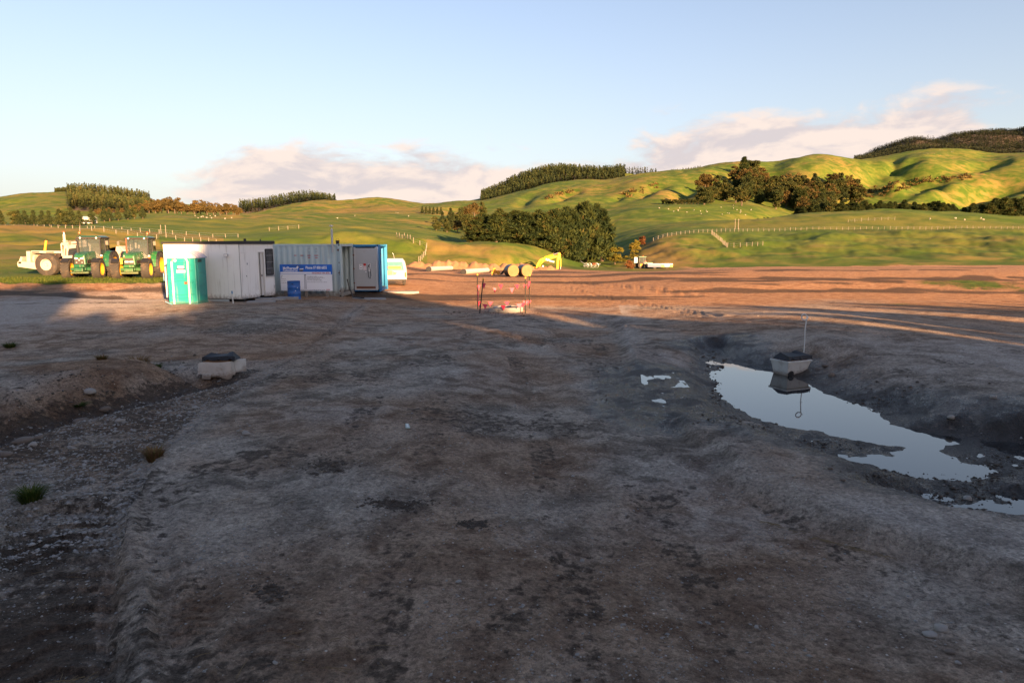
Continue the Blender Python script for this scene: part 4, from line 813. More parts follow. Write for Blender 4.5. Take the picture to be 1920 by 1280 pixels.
def van():
    p = at(763, 530, 46.5); g = hz(p.x-0.9, p.y); t = thing('white_van', 'white van with printed rear window behind the blue container', 'van', (p.x-0.93, p.y, g), R(8)); t.scale = (0.96, 0.96, 0.92)
    H = 1.95; W = 0.94
    pr = [(-W, 0.42), (-W, 1.0), (-W+0.03, 1.25), (-W+0.13, 1.72), (-W+0.28, H), (W-0.28, H), (W-0.13, 1.72), (W-0.03, 1.25), (W, 1.0), (W, 0.42)]
    b = MB(); n = len(pr); st = [(0.0, 0.965), (0.05, 1.0), (2.6, 1.0), (3.4, 0.98)]
    vs = []; fs = []
    for y, k in st: vs += [(x*k, y+0.16*max(0, z-1.0)*(y < 1), 0.42+(z-0.42)*k) for x, z in pr]
    for i in range(len(st)-1): fs += [(i*n+j, i*n+(j+1) % n, (i+1)*n+(j+1) % n, (i+1)*n+j) for j in range(n)]
    fs += [tuple(range(n)), tuple(range(4*n-1, 3*n-1, -1))]; b.add(vs, fs); b.build('body', 'van', t, True)
    b = MB(); b.hexa([(-W+0.05, 3.4, 0.42), (W-0.05, 3.4, 0.42), (W-0.1, 4.4, 0.42), (-W+0.1, 4.4, 0.42), (-W+0.2, 3.4, 1.85), (W-0.2, 3.4, 1.85), (W-0.25, 4.3, 1.0), (-W+0.25, 4.3, 1.0)]); b.build('bonnet', 'van', t, bevel=0.05)
    g = MB().add([(-W+0.22, -0.01+0.16*0.12, 1.12), (W-0.16, -0.01+0.16*0.12, 1.12), (W-0.26, -0.012+0.16*0.75, 1.75), (-W+0.40, -0.012+0.16*0.75, 1.75)], [(0,1,2,3)]).build('rear_window', 'vanglass', t)
    MB().bx(-0.30, 0.56, 0.0, 0.02, 1.24, 1.42).build('number_plate', 'byellow', t)
    text('lettering', 'WESTERN', 0.16, 'redlet', t, (-0.27, -0.004, 1.27), bold=0.004, width=0.78)
    for x, r in ((-0.50, 0.16), (-0.86, 0.14)): MB().lathe([(r*0.4, 0), (r, 0), (r, 0.02), (r*0.4, 0.02)], (x, 0.0, 1.34), 'y', 20).build('red_roundel', 'red', t)
    MB().add([(-W+0.08,-0.004,0.75), (0.1,-0.004,0.78), (0.3,-0.004,0.93), (-0.1,-0.002,1.10), (-W+0.05,-0.002,1.12)], [(0,1,2,3,4)]).build('printed_patch', 'peach', t)
    MB().bx(-0.02, 0.0, -0.008, 0.01, 0.48, 1.10).build('door_seam', 'contg', t)
    MB().bx(0.10, 0.2, -0.012, 0.0, 0.80, 0.83).build('door_handle', 'red', t)
    for s in (-1, 1): MB().bx(s*0.86-0.05, s*0.86+0.05, -0.01, 0.02, 0.62, 0.98).build('tail_light', 'amber', t, bevel=0.01)
    bp = MB().bx(-W+0.02, W-0.02, -0.06, 0.1, 0.34, 0.47).build('rear_bumper', 'black', t, bevel=0.02)
    for k in range(24): MB().bx(-0.86+0.074*k, -0.86+0.074*k+0.028, -0.085, -0.06, 0.10, 0.46).build('rubber_strip', 'rubber', bp)
    for x in (-0.74, 0.74):
        for y in (0.8, 3.4):
            w = MB().lathe([(0.2, -0.1), (0.32, -0.1), (0.34, -0.06), (0.34, 0.06), (0.32, 0.1), (0.2, 0.1)], (x, y, 0.33), 'x', 22).build('tyre', 'rubber', t, True); MB().lathe([(0, -0.07), (0.2, -0.08), (0.2, 0.08), (0, 0.07)], (x, y, 0.33), 'x', 16).build('rim', 'steel', w)
    MB().tube([(0.1, 0.6, 1.93), (0.05, 0.62, 2.25), (-0.02, 0.64, 2.38)], 0.02, 6).build('aerial', 'steel', t)
van()

# ---------------------------------------------------------------- tractors
def wheel(t, c, r, w, front=True, rim='yellow'):
    p = [(r*0.60, -w/2+0.04), (r*0.72, -w/2), (r*0.9, -w/2), (r*0.96, -w/2+0.06), (r*0.96, w/2-0.06), (r*0.9, w/2), (r*0.72, w/2), (r*0.60, w/2-0.04)]
    b = MB().lathe(p, c, 'y', 36); n = 20 if front else 24
    for k in range(n):
        for s in (-1, 1):
            a0 = 2*math.pi*(k+(0.5 if s > 0 else 0))/n; a1 = a0+0.30; vs = []
            for a, y in ((a0, 0.01*s), (a0+0.13, 0.01*s), (a1+0.13, s*w/2), (a1, s*w/2)):
                for rr in (r*0.95, r): vs.append((c[0]+rr*math.cos(a), c[1]+y, c[2]+rr*math.sin(a)))
            b.add(vs, [(1,3,5,7), (0,2,3,1), (2,4,5,3), (4,6,7,5), (6,0,1,7)])
    o = b.build('tyre', 'rubber', t, False)
    MB().lathe([(0, -0.05), (r*0.28, -0.06), (r*0.32, -w*0.15), (r*0.50, -w*0.30), (r*0.62, -w/2+0.02), (r*0.62, w/2-0.02), (r*0.50, w*0.30), (r*0.32, w*0.15), (r*0.28, 0.06), (0, 0.05)], c, 'y', 28).build('rim', rim, o, True)
    return o
def tractor(label, loc, rz, g, gd, older=False):
    t = thing('tractor', label, 'tractor', loc, rz, 'green tractors parked on the grass'); fr, rr = 0.70, 0.93
    for s in (-1, 1): wheel(t, (1.55, s*0.95, fr), fr, 0.52); wheel(t, (-1.1, s*0.98, rr), rr, 0.60, False)
    MB().tube([(1.55, -0.75, fr), (1.55, 0.75, fr)], 0.13, 10).build('front_axle', gd, t); MB().tube([(-1.1, -0.8, rr), (-1.1, 0.8, rr)], 0.18, 10).build('rear_axle', gd, t)
    MB().bx(-1.2, 1.9, -0.26, 0.26, 0.62, 1.05).build('chassis', gd, t, bevel=0.03)
    # bonnet: tapered, sloping nose
    hz0 = 1.02; pts = []
    st = [(2.12, 0.34, 1.62), (2.05, 0.37, 1.72), (1.5, 0.40, 1.84), (0.2, 0.44, 1.93)]
    b = MB()
    for i in range(3):
        (x1, w1, z1), (x0, w0, z0) = st[i], st[i+1]
        b.hexa([(x0,-w0,hz0),(x1,-w1,hz0),(x1,w1,hz0),(x0,w0,hz0),(x0,-w0*0.86,z0),(x1,-w1*0.86,z1),(x1,w1*0.86,z1),(x0,w0*0.86,z0)])
    hood = b.build('bonnet', g, t, bevel=0.035)
    gr = MB().hexa([(2.10,-0.31,1.06),(2.15,-0.31,1.06),(2.15,0.31,1.06),(2.10,0.31,1.06),(2.09,-0.27,1.50),(2.14,-0.27,1.50),(2.14,0.27,1.50),(2.09,0.27,1.50)]).build('grille', 'grille', hood)
    for s in (-1, 1):
        if older: MB().bx(2.13, 2.19, s*0.15-0.13, s*0.15+0.12, 1.20, 1.30).build('headlight', 'lamp', gr, bevel=0.02)
        else: MB().prism([(s*0.05, 1.42), (s*0.25, 1.40), (s*0.27, 1.52), (s*0.09, 1.49)], 'x', 2.10, 2.18).build('headlight', 'lamp', gr)
        MB().bx(0.3, 2.0, s*0.445-0.012, s*0.445+0.012, 1.12, 1.36).build('side_grille', 'grille', hood)
        if not older: MB().bx(2.12, 2.17, s*0.17-0.03, s*0.17+0.03, 1.17, 1.20).build('work_lamp', 'lamp', gr)
    if not older: MB().bx(2.13, 2.17, -0.05, 0.05, 1.31, 1.38).build('badge', 'sage', gr)
    w = MB().bx(1.95, 2.35, -0.34, 0.34, 0.86, 1.03).build('front_bracket', g, t, bevel=0.03); MB().bx(2.1, 2.5, -0.28, 0.28, 0.55, 0.83).build('front_weight', gd, t, bevel=0.03)
    MB().bx(2.0, 2.3, -0.55, 0.55, 0.42, 0.56).build('front_linkage', gd, t, bevel=0.02)
    # cab
    z0, z1 = 1.22, 2.82; cw = 0.80; cab = MB().bx(-1.75, 0.12, -cw, cw, 1.0, 1.25).build('cab_floor', 'black', t, bevel=0.02)
    posts = [(0.22, 0.74), (-0.75, 0.82), (-1.78, 0.74)]; tops = [(0.02, 0.70), (-0.8, 0.74), (-1.70, 0.70)]
    for (x, y), (xt, yt) in zip(posts, tops):
        for s in (-1, 1): MB().tube([(x, s*y, 1.15), (xt, s*yt, z1)], 0.045, 6).build('cab_pillar', 'black', t)
    for s in (-1, 1):
        MB().add([(0.20, s*0.735, 1.3), (-0.73, s*0.815, 1.3), (-0.79, s*0.745, z1-0.02), (0.03, s*0.705, z1-0.02)], [(0,1,2,3)]).build('door_glass', 'glass', t)
        MB().add([(-0.77, s*0.815, 1.7), (-1.76, s*0.735, 1.7), (-1.70, s*0.70, z1-0.02), (-0.81, s*0.74, z1-0.02)], [(0,1,2,3)]).build('side_glass', 'glass', t)
    MB().add([(0.21, -0.70, 1.35), (0.21, 0.70, 1.35), (0.03, 0.67, z1), (0.03, -0.67, z1)], [(0,1,2,3)]).build('windscreen', 'glass', t)
    MB().add([(-1.77, -0.70, 1.6), (-1.77, 0.70, 1.6), (-1.70, 0.67, z1), (-1.70, -0.67, z1)], [(0,1,2,3)]).build('rear_glass', 'glass', t)
    MB().bx(-1.80, 0.16, -0.80, 0.80, z1, z1+0.11).build('roof_frame', 'grille', t, bevel=0.03); rf = MB().hexa([(-1.75,-0.78,z1+0.112),(0.14,-0.76,z1+0.112),(0.14,0.76,z1+0.112),(-1.75,0.78,z1+0.112),(-1.6,-0.62,z1+0.21),(-0.1,-0.60,z1+0.21),(-0.1,0.60,z1+0.21),(-1.6,0.62,z1+0.21)]).build('roof', g, t, bevel=0.05)
    for s in (-1, 1): MB().lathe([(0, 0.03), (0.055, 0.02), (0.06, -0.02)], (0.16, s*0.52, z1+0.05), 'x', 12).build('roof_light', 'lamp', t)
    st = MB().bx(-1.35, -0.85, -0.27, 0.27, 1.25, 1.55).build('seat', 'seat', t, bevel=0.06); MB().bx(-1.42, -1.28, -0.25, 0.25, 1.56, 2.2).build('backrest', 'seat', st, bevel=0.05)
    MB().tube([(0.0, 0, 1.3), (-0.28, 0, 1.85)], 0.035, 6).build('steering_column', 'black', t)
    MB().lathe([(0.19, -0.015), (0.21, 0), (0.19, 0.015), (0.175, 0)], (-0.30, 0, 1.87), 'z', 18).build('steering_wheel', 'black', t)
    # exhaust, mirrors, beacon, mudguards, steps
    if older: MB().tube([(0.35, -0.62, 1.3), (0.35, -0.62, 2.75), (0.31, -0.62, 2.85)], 0.045, 8).build('exhaust', 'rust', t)
    else: MB().tube([(0.35, -0.66, 1.4), (0.35, -0.66, 1.75), (0.35, -0.66, 1.751), (0.35, -0.66, 2.35), (0.35, -0.66, 2.36), (0.35, -0.66, 2.6), (0.30, -0.75, 2.8)], [0.05,0.05,0.10,0.10,0.045,0.045,0.045], 10).build('exhaust', 'black', t)
    for s in (-1, 1):
        mr = MB().tube([(0.05, s*0.75, 2.62), (0.18, s*1.15, 2.70)], 0.014, 5).build('mirror_arm', 'black', t); MB().box((0.19, s*1.19, 2.52), (0.05, 0.18, 0.30), s*0.2).build('mirror', 'seat', mr, bevel=0.02)
        il = MB().box((0.26, s*0.80, 1.50), (0.08, 0.14, 0.09)).build('indicator', 'amber', t); MB().box((0.27, s*0.80, 1.62), (0.08, 0.12, 0.10)).build('lens', 'lamp', il)
        arc = [(-1.1+1.03*math.cos(R(q)), rr+1.03*math.sin(R(q))) for q in range(-5, 160, 15)]; inn = [(-1.1+0.98*math.cos(R(q)), rr+0.98*math.sin(R(q))) for q in range(155, -10, -15)]
        mg = MB().prism(arc+inn, 'y', s*0.72, s*1.12).build('rear_mudguard', g, t); MB().prism(arc+inn, 'y', s*1.123, s*1.28).build('mudguard_edge', 'black', mg)
        arc = [(1.55+0.78*math.cos(R(q)), fr+0.78*math.sin(R(q))) for q in range(40, 150, 15)]; inn = [(1.55+0.755*math.cos(R(q)), fr+0.755*math.sin(R(q))) for q in range(145, 35, -15)]
        MB().prism(arc+inn, 'y', s*0.72, s*1.18).build('front_mudguard', 'black', t)
        sp = MB().bx(-0.35, 0.05, s*0.88-0.06, s*0.88+0.1, 0.45, 0.50).build('step', 'black', t); MB().bx(-0.35, 0.05, s*0.80-0.03, s*0.80+0.03, 0.5, 1.0).build('step_side', 'black', sp)
        MB().bx(-0.5, 0.55, s*0.60-0.16, s*0.60+0.16, 0.62, 1.0).build('fuel_tank', gd, t, bevel=0.06)
    s = 1 if older else -1
    bc = MB().tube([(-0.2, s*0.66, z1+0.1), (-0.2, s*0.66, z1+0.36)], 0.018, 6).build('beacon_stalk', 'black', t); MB().lathe([(0, 0.14), (0.05, 0.13), (0.065, 0.08), (0.065, 0), (0, 0)], (-0.2, s*0.66, z1+0.36), 'z', 12).build('beacon', 'amber', bc, True)
    if older: MB().bx(1.9, 2.0, -0.62, -0.48, 1.08, 1.5).build('yellow_guard', 'byellow', t)
    return t
HEAD = R(-77)                         # noses towards us, a little to the left
p = at(173, 519, 49.5); tractor('dark green tractor with black upright exhaust beside the white scraper', (p.x, p.y, hz(p.x, p.y)-0.02), HEAD, 'greend', 'greend')
p = at(262, 518, 49.8); tractor('bright green tractor with dusty tyres and yellow wheel rims by the cabin', (p.x, p.y, hz(p.x, p.y)-0.02), HEAD, 'green', 'green', True)
p = at(308, 512, 43.5); t = thing('blue_bracket', 'small pale blue steel bracket left of the cabin wall', 'bracket', drop(p.x, p.y))
MB().tube([(-0.05,0,0.0),(-0.05,0,0.55)], 0.025, 6).build('upright', 'bluesteel', t); MB().tube([(-0.25,0,0.62),(0.25,0,0.56)], 0.02, 6).build('bar', 'rust', t); MB().tube([(-0.06,0,0.05),(0.25,0,0.05)], 0.02, 6).build('foot', 'bluesteel', t)

def scraper():
    """old motor scraper seen from its left side, nose to the left; local x to the right, y away"""
    Y = 55.0; sc = Y/1293.0; c = at(35, 518, Y); g = hz(c.x+3, Y); t = thing('motor_scraper', 'old cream motor scraper with exposed engine and slanted cab roof', 'scraper', (c.x, Y, g))
    X = lambda u: (u-35)*sc
    Z = lambda v: float(CAMZ+TT(v)*Y)-g
    def pp(pts): return [(X(u), Z(v)) for u, v in pts]
    for y in (0.0, 2.2):
        w = MB().lathe([(0.45, -0.3), (0.72, -0.32), (0.88, -0.26), (0.90, 0), (0.88, 0.26), (0.72, 0.32), (0.45, 0.3)], (X(93), y, 0.82), 'y', 40).build('tyre', 'rubber', t, True)
        MB().lathe([(0, -0.20), (0.10, -0.22), (0.12, -0.16), (0.36, -0.14), (0.40, -0.26), (0.46, -0.27), (0.46, 0.27), (0, 0.2)], (X(93), y, 0.82), 'y', 28).build('rim', 'cream', w, True)
    for y in (-0.1, 2.1): MB().prism(pp([(36,494),(38,490),(72,492),(72,505),(50,502),(37,500)]), 'y', y, y+0.18).build('bumper_arm', 'cream', t, bevel=0.02)
    MB().prism(pp([(38,494),(44,481),(47,482),(44,494)]), 'y', -0.1, 2.3).build('nose_plate', 'cream', t)
    MB().bx(X(36), X(39), 0.09, 2.1, Z(501), Z(494)).build('bumper', 'cream', t, bevel=0.03)
    MB().prism(pp([(52,471),(59,471),(58,496),(51,496)]), 'y', 0.1, 2.1).build('radiator_frame', 'cream', t, bevel=0.02)
    MB().prism(pp([(59,470),(116,471),(116,475),(59,474.5)]), 'y', 0.25, 1.95).build('bonnet', 'cream', t, bevel=0.02)
    MB().bx(X(60), X(75), 0.235, 0.249, Z(473.6), Z(471.8)).build('dark_stripe', 'black', t); MB().bx(X(87), X(102), 0.235, 0.249, Z(474), Z(472.2)).build('dark_stripe', 'black', t)
    e = MB().bx(X(63), X(104), 0.5, 1.7, Z(494), Z(477)).build('engine', 'engine', t, bevel=0.05)
    MB().lathe([(0, -0.05), (0.30, -0.05), (0.36, 0.0), (0.36, 0.15), (0, 0.15)], (X(63), 0.42, Z(486)), 'x', 20).build('fan_shroud', 'cream', e, True)
    rnd = random.Random(9)
    for k in range(16):
        u = 66+rnd.random()*36; v = 478+rnd.random()*13; l = rnd.uniform(0.1, 0.4)
        MB().tube([(X(u), 0.44, Z(v)), (X(u)+l, 0.42, Z(v)+rnd.uniform(-0.15, 0.15))], rnd.uniform(0.02, 0.06), 7).build('pipework', rnd.choice(['engine', 'cream', 'rust', 'steel', 'black']), e)
    MB().lathe([(0, -0.12), (0.20, -0.1), (0.20, 0.1), (0, 0.12)], (X(110), 0.3, Z(479)), 'y', 20).build('air_cleaner', 'grille', t, True)
    MB().tube([(X(74.5), 0.9, Z(472)), (X(79), 0.9, Z(451))], 0.09, 10).build('yellow_stack', 'oyellow', t, True)
    s = MB().tube([(X(114), 0.9, Z(472)), (X(114), 0.9, Z(439))], 0.10, 12).build('exhaust_stack', 'cream', t, True); MB().tube([(X(114.5), 0.9, Z(439)), (X(114.2), 0.9, Z(435))], 0.06, 8).build('neck', 'steel', s); MB().lathe([(0.03, 0), (0.13, 0.02), (0.13, 0.10), (0, 0.13)], (X(114), 0.9, Z(435.5)), 'z', 12).build('rain_cap', 'rust', s, True)
    MB().bx(X(112), X(119), 0.8, 1.0, Z(453), Z(450.5)).build('bracket', 'cream', s)
    # cab with forward-tilted roof
    MB().prism(pp([(117,473),(128,456),(131,466),(127,480),(118,480)]), 'y', 0.2, 0.26).build('cab_side', 'cream', t)
    rf = MB().hexa([(X(118),0.15,Z(456.5)),(X(130),0.15,Z(466.5)),(X(130),0.25,Z(465)),(X(118),0.25,Z(455)),(X(135.5),2.0,Z(451)),(X(147),2.0,Z(461.5)),(X(147),2.1,Z(460)),(X(135.5),2.1,Z(450))]).build('cab_roof', 'cream', t)
    for k in range(4): MB().box((X(134+2.2*k), 1.0, Z(457.5-0.3*k)), (0.03, 0.9, 0.02), R(-60)).build('roof_rib', 'rust', rf)
    for u0, v0, u1, v1, y in ((118,457,118,480,0.2), (129,466,127,480,0.2), (146,461,144,480,2.0), (136,451,136,480,2.0), (124,462,121,480,0.2)): MB().tube([(X(u0), y, Z(v0)), (X(u1), y, Z(v1))], 0.06, 6).build('cab_post', 'cream', t)
    MB().add([(X(130),0.22,Z(467)), (X(145),1.95,Z(462)), (X(143),1.95,Z(478)), (X(128.5),0.22,Z(479))], [(0,1,2,3)]).build('rear_glass', 'dglass', t)
    MB().add([(X(119.5),0.19,Z(460)), (X(127),0.19,Z(467)), (X(126),0.19,Z(479)), (X(119.5),0.19,Z(479))], [(0,1,2,3)]).build('side_glass', 'glass', t)
    # gooseneck, bowl, rear engine
    MB().prism(pp([(118,480),(146,478),(146,484),(136,502),(121,502),(119,518),(115,518),(117,495)]), 'y', 0.2, 2.0).build('gooseneck', 'cream', t, bevel=0.02)
    MB().prism(pp([(121,503),(137,499),(137,504),(121,506)]), 'y', 0.1, 0.3).build('rust_plate', 'spoil', t)
    for v in (506, 512): MB().bx(X(121), X(150), 0.1, 2.1, Z(v+3.5), Z(v)).build('bowl_rail', 'cream', t, bevel=0.02)
    MB().prism(pp([(144,480),(226,478),(232,470),(226,462),(222,462),(220,476),(200,482),(144,484)]), 'y', 0.1, 0.3).build('bowl_arm', 'cream', t)
    MB().prism(pp([(146,490),(222,484),(222,512),(150,514)]), 'y', 0.1, 2.2).build('bowl', 'cream', t, bevel=0.03)
    MB().prism(pp([(221,462),(226,461),(233,468),(240,468),(255,466),(262,470),(262,488),(221,488)]), 'y', 0.3, 1.9).build('rear_engine_cover', 'cream', t, bevel=0.03)
    MB().bx(X(228), X(254), 0.28, 0.299, Z(486), Z(474)).build('engine_side', 'engine', t)
    for u, v0, v1 in ((239, 468, 458), (250, 466, 455), (256, 466, 459)): MB().tube([(X(u), 0.8, Z(v0)), (X(u+0.5), 0.8, Z(v1))], 0.07, 8).build('rear_stack', 'cream', t)
    for y in (0.0, 2.2):
        w = MB().lathe([(0.45, -0.3), (0.72, -0.32), (0.88, -0.26), (0.90, 0), (0.88, 0.26), (0.72, 0.32), (0.45, 0.3)], (X(250), y, 0.82), 'y', 32).build('tyre', 'rubber', t, True); MB().lathe([(0, -0.2), (0.46, -0.22), (0.46, 0.22), (0, 0.2)], (X(250), y, 0.82), 'y', 24).build('rim', 'cream', w)
scraper()
def rock(seed, r=1.0, flat=0.65, n=2):
    import bmesh
    bm = bmesh.new(); bmesh.ops.create_icosphere(bm, subdivisions=n, radius=r); rnd = random.Random(seed); ph = [rnd.uniform(0, 6) for _ in range(6)]
    for w in bm.verts:
        c = w.co.normalized(); k = 1+0.16*math.sin(3*c.x+ph[0])+0.13*math.sin(4*c.y+ph[1])+0.10*math.sin(5*c.z+ph[2]+2*c.x)
        w.co = Vector((c.x*k*r, c.y*k*r*0.8, c.z*k*r*flat))
    me = bpy.data.meshes.new('stone'); bm.to_mesh(me); bm.free(); me.polygons.foreach_set('use_smooth', [True]*len(me.polygons)); return me
# ---------------------------------------------------------------- drain inlets
def inlet(label, u, v, Y, rz, right):
    p = at(u, v, Y); g = hz(p.x, p.y); t = thing('drain_inlet', label, 'drain inlet', (p.x, p.y, g-0.03), rz, 'plastic drain inlets'); W, D, H = 0.60, 0.46, 0.36
    m = 'boxwhite' if right else 'cloth'
    if right:   # tapered plastic box, wider at the top
        b = MB().hexa([(-W*0.42,-D*0.40,0),(W*0.36,-D*0.40,0),(W*0.36,D*0.40,0),(-W*0.42,D*0.40,0),(-W/2,-D/2,H),(W/2,-D/2,H),(W/2,D/2,H),(-W/2,D/2,H)]); b.build('box', m, t, bevel=0.02)
        MB().lathe([(0, -0.02), (0.07, -0.02), (0.08, 0.02), (0, 0.02)], (-W*0.30, -D*0.40, 0.07), 'y', 14).build('outlet_cap', 'black', t, True)
        MB().bx(-W/2-0.012, W/2+0.012, -D/2-0.012, -D/2+0.02, H-0.03, H+0.012).build('rim', m, t, bevel=0.006); MB().bx(W/2-0.02, W/2+0.012, -D/2+0.021, D/2, H-0.03, H+0.012).build('rim', m, t); MB().bx(-W/2-0.012, -W/2+0.02, -D/2+0.021, D/2, H-0.03, H+0.012).build('rim', m, t)
        for k in range(3): MB().bx(-W*0.30, W*0.30, -D*0.42-0.012*k, -D*0.40, 0.14+0.07*k, 0.147+0.07*k).build('groove', 'clod', t)
    else:       # box under a draped filter cloth with folds
        b = MB(); n = 40; per = []
        for i in range(n):
            q = i/n*4; s = int(q); f = q-s; e = [(-W/2+W*f, -D/2), (W/2, -D/2+D*f), (W/2-W*f, D/2), (-W/2, D/2-D*f)][s]; per.append(e)
        rnd = random.Random(2); vs = []
        for k, (z, sc) in enumerate(((H, 1.0), (H*0.93, 1.05), (H*0.6, 1.06), (H*0.3, 1.09), (0.02, 1.12))):
            for i, (x, y) in enumerate(per):
                w = 1+0.02*k*math.sin(i*1.7)+0.012*k*math.sin(i*0.9+1); zz = z+(0.07*math.sin(i*0.55)+0.05*math.sin(i*1.3))*(k == 4)+0.012*math.sin(i*0.8)*(k == 0)
                vs.append((x*sc*w, y*sc*w, max(zz, -0.02)))
        b.add(vs, [(k*n+i, k*n+(i+1) % n, (k+1)*n+(i+1) % n, (k+1)*n+i) for k in range(4) for i in range(n)])
        c = b.build('filter_cloth', 'cloth', t, True)
        MB().bx(-W*0.46, W*0.46, -D*0.45, D*0.45, 0, H-0.02).build('box', 'boxwhite', t, bevel=0.02)
        MB().box((W/2+0.10, 0.04, H*0.62), (0.24, 0.035, 0.30), R(28)).build('end_flap', 'boxwhite', t, bevel=0.01)
        MB().box((-0.17, -D/2-0.035, 0.05), (0.16, 0.03, 0.12), 0, 0.1).build('torn_flap', 'boxwhite', t)
    # grate bars and black mesh tent over the top
    for k in range(5): MB().bx(-W*0.42, W*0.42, -D*0.36+0.09*k, -D*0.36+0.09*k+0.03, H-0.01, H+0.01).build('grate_bar', 'spoil', t)
    z0 = H+0.012; ap = z0+0.15; x0, x1, y0, y1 = (-W*0.46, W*0.62, -D*0.30, D*0.5) if not right else (-W*0.42, W*0.60, -D*0.42, D*0.5)
    b = MB(); nx = 12; top = [(x0+0.10+(x1-x0-0.22)*i/nx, y1-0.1, ap-0.035*math.sin(math.pi*i/nx)+0.02*(i > 9)) for i in range(nx+1)]; mid = [(x0+0.02+(x1-x0-0.06)*i/nx, y0+0.02, ap-0.05-0.01*math.sin(2*math.pi*i/nx)) for i in range(nx+1)]; low = [(x0+(x1-x0)*i/nx, y0-0.01, z0+(0.05 if i % 4 == 2 else 0.012)) for i in range(nx+1)]; bk = [(x0+(x1-x0)*i/nx, y1, z0) for i in range(nx+1)]
    b.add(low+mid+top+bk, [(r*(nx+1)+i, r*(nx+1)+i+1, (r+1)*(nx+1)+i+1, (r+1)*(nx+1)+i) for r in range(3) for i in range(nx)]+[(0, nx+1, 2*nx+2, 3*nx+3), (nx, 4*nx+3, 3*nx+2, 2*nx+1)])
    cv = b.build('mesh_cover', 'mesh', t, False)
    for x in (x0+0.01, (x0+x1)/2, x1-0.02): MB().tube([(x, y0-0.015, z0), (x, y0+0.01, ap-0.05)], 0.008, 5).build('cover_rib', 'black', cv)
    return t
inlet('white cloth-draped drain inlet under black mesh in the left ditch', 413, 724, 13.55, R(6), False).scale = (1.0, 1.0, 0.88)
ti = inlet('tapered white drain inlet with black cover at the puddle edge', 1481, 703, 14.75, R(24), True); ti.scale = (1.12, 1.12, 0.92); ti.location.z = ZW-0.02
# pigtail marker standing behind the right inlet
p = at(1506, 676, 15.6); g = hz(p.x, p.y); t = thing('pigtail_marker', 'thin white pigtail marker standing behind the right drain inlet', 'marker', (p.x, p.y, g-0.1)); top = float(CAMZ+TT(598)*15.6)-g+0.1
MB().tube([(0, 0, 0), (0.01, 0, 0.4*top), (-0.003, 0, 0.7*top), (0.02, 0, top)], [0.011, 0.011, 0.012, 0.014], 8).build('rod', 'trim', t)
MB().tube([(0.02, 0, top)]+[(-0.035+0.065*math.cos(q), 0.02*math.sin(q), top+0.045+0.065*math.sin(q)) for q in np.linspace(-0.4, 6.0, 18)]+[(0.06, 0.0, top+0.04)], 0.014, 7).build('ring', 'trim', t, True)
MB().tube([(0.01, 0, 0.72*top), (0.035, 0, 0.70*top)], 0.006, 5).build('wire_twist', 'steel', t)
# ---------------------------------------------------------------- flagged stakes round the concrete ring
SG = {'fl': (899, 584, 906, 524), 'bl': (896, 575, 895, 516), 'fr': (985, 585, 985, 522), 'br': (992.5, 578, 993, 517)}; ST = {}
names = {'fl': 'leaning black iron stake with yellow cap, front left of the pink flags', 'bl': 'black iron stake with yellow cap, rear left of the pink flags', 'fr': 'black iron stake with yellow cap, front right of the pink flags', 'br': 'black iron stake with yellow cap, rear right of the pink flags'}
for k, (u0, v0, u1, v1) in SG.items():
    Y = 27.6 if k[0] == 'f' else 29.4; a = at(u0, v0, Y); a.z = hz(a.x, a.y)-0.1; b = at(u1, v1, Y); ST[k] = (a, b)
    t = thing('iron_stake', names[k], 'stake', a, group='stakes round the concrete ring'); d = b-a
    s = MB().tube([(0, 0, 0), d], 0.026, 6).build('shaft', 'iron', t); MB().box(d*0.5+Vector((0, 0.02, 0)), (0.012, 0.035, d.length*0.96), 0, math.atan2(d.x, d.z)).build('rib', 'iron', s)
    MB().tube([d, d+Vector((0, 0, 0.05))], 0.034, 8).build('cap', 'cap', t)
def bunting(label, k0, k1, f0, f1, sag, flags, seed):
    a = ST[k0][0].lerp(ST[k0][1], f0); b = ST[k1][0].lerp(ST[k1][1], f1); t = thing('flag_line', label, 'bunting', a, group='pink flag lines'); d = b-a; rnd = random.Random(seed)
    pt = lambda s: d*s+Vector((0, 0, -sag*4*s*(1-s)))
    c = MB().tube([pt(i/12) for i in range(13)], 0.0045, 5).build('cord', 'cord', t)
    for s, w in flags:
        w *= 1.25; p = pt(s); e = d.normalized(); tw = rnd.uniform(-0.5, 0.5); e = Vector((e.x*math.cos(tw)-e.y*math.sin(tw), e.x*math.sin(tw)+e.y*math.cos(tw), 0)); h = rnd.uniform(0.19, 0.25); o = Vector((rnd.uniform(-0.03, 0.03), rnd.uniform(-0.06, 0.06), -h)); nrm = e.cross(Vector((0, 0, 1)))*0.003
        MB().add([p-e*w/2+nrm, p+e*w/2+nrm, p+o+nrm, p-e*w/2-nrm, p+e*w/2-nrm, p+o-nrm], [(0,1,2), (5,4,3), (0,3,4,1), (1,4,5,2), (2,5,3,0)]).build('flag', 'pink', t)
bunting('upper front pink flag line between the two front stakes', 'fl', 'fr', 0.90, 0.84, 0.02, [(0.02, 0.15), (0.42, 0.16), (0.80, 0.16), (0.99, 0.1)], 1)
bunting('upper rear pink flag line between the two rear stakes', 'bl', 'br', 0.74, 0.76, 0.16, [(0.03, 0.1), (0.33, 0.12), (0.66, 0.17), (0.98, 0.1)], 2)
bunting('lower rear pink flag line behind the concrete ring', 'bl', 'br', 0.28, 0.30, 0.03, [(0.02, 0.14), (0.25, 0.18), (0.56, 0.18), (0.92, 0.18), (0.99, 0.15)], 3)
bunting('lower front pink flag line sagging before the concrete ring', 'fl', 'fr', 0.34, 0.36, 0.10, [(0.10, 0.18), (0.50, 0.19), (0.86, 0.2), (0.95, 0.15)], 4)
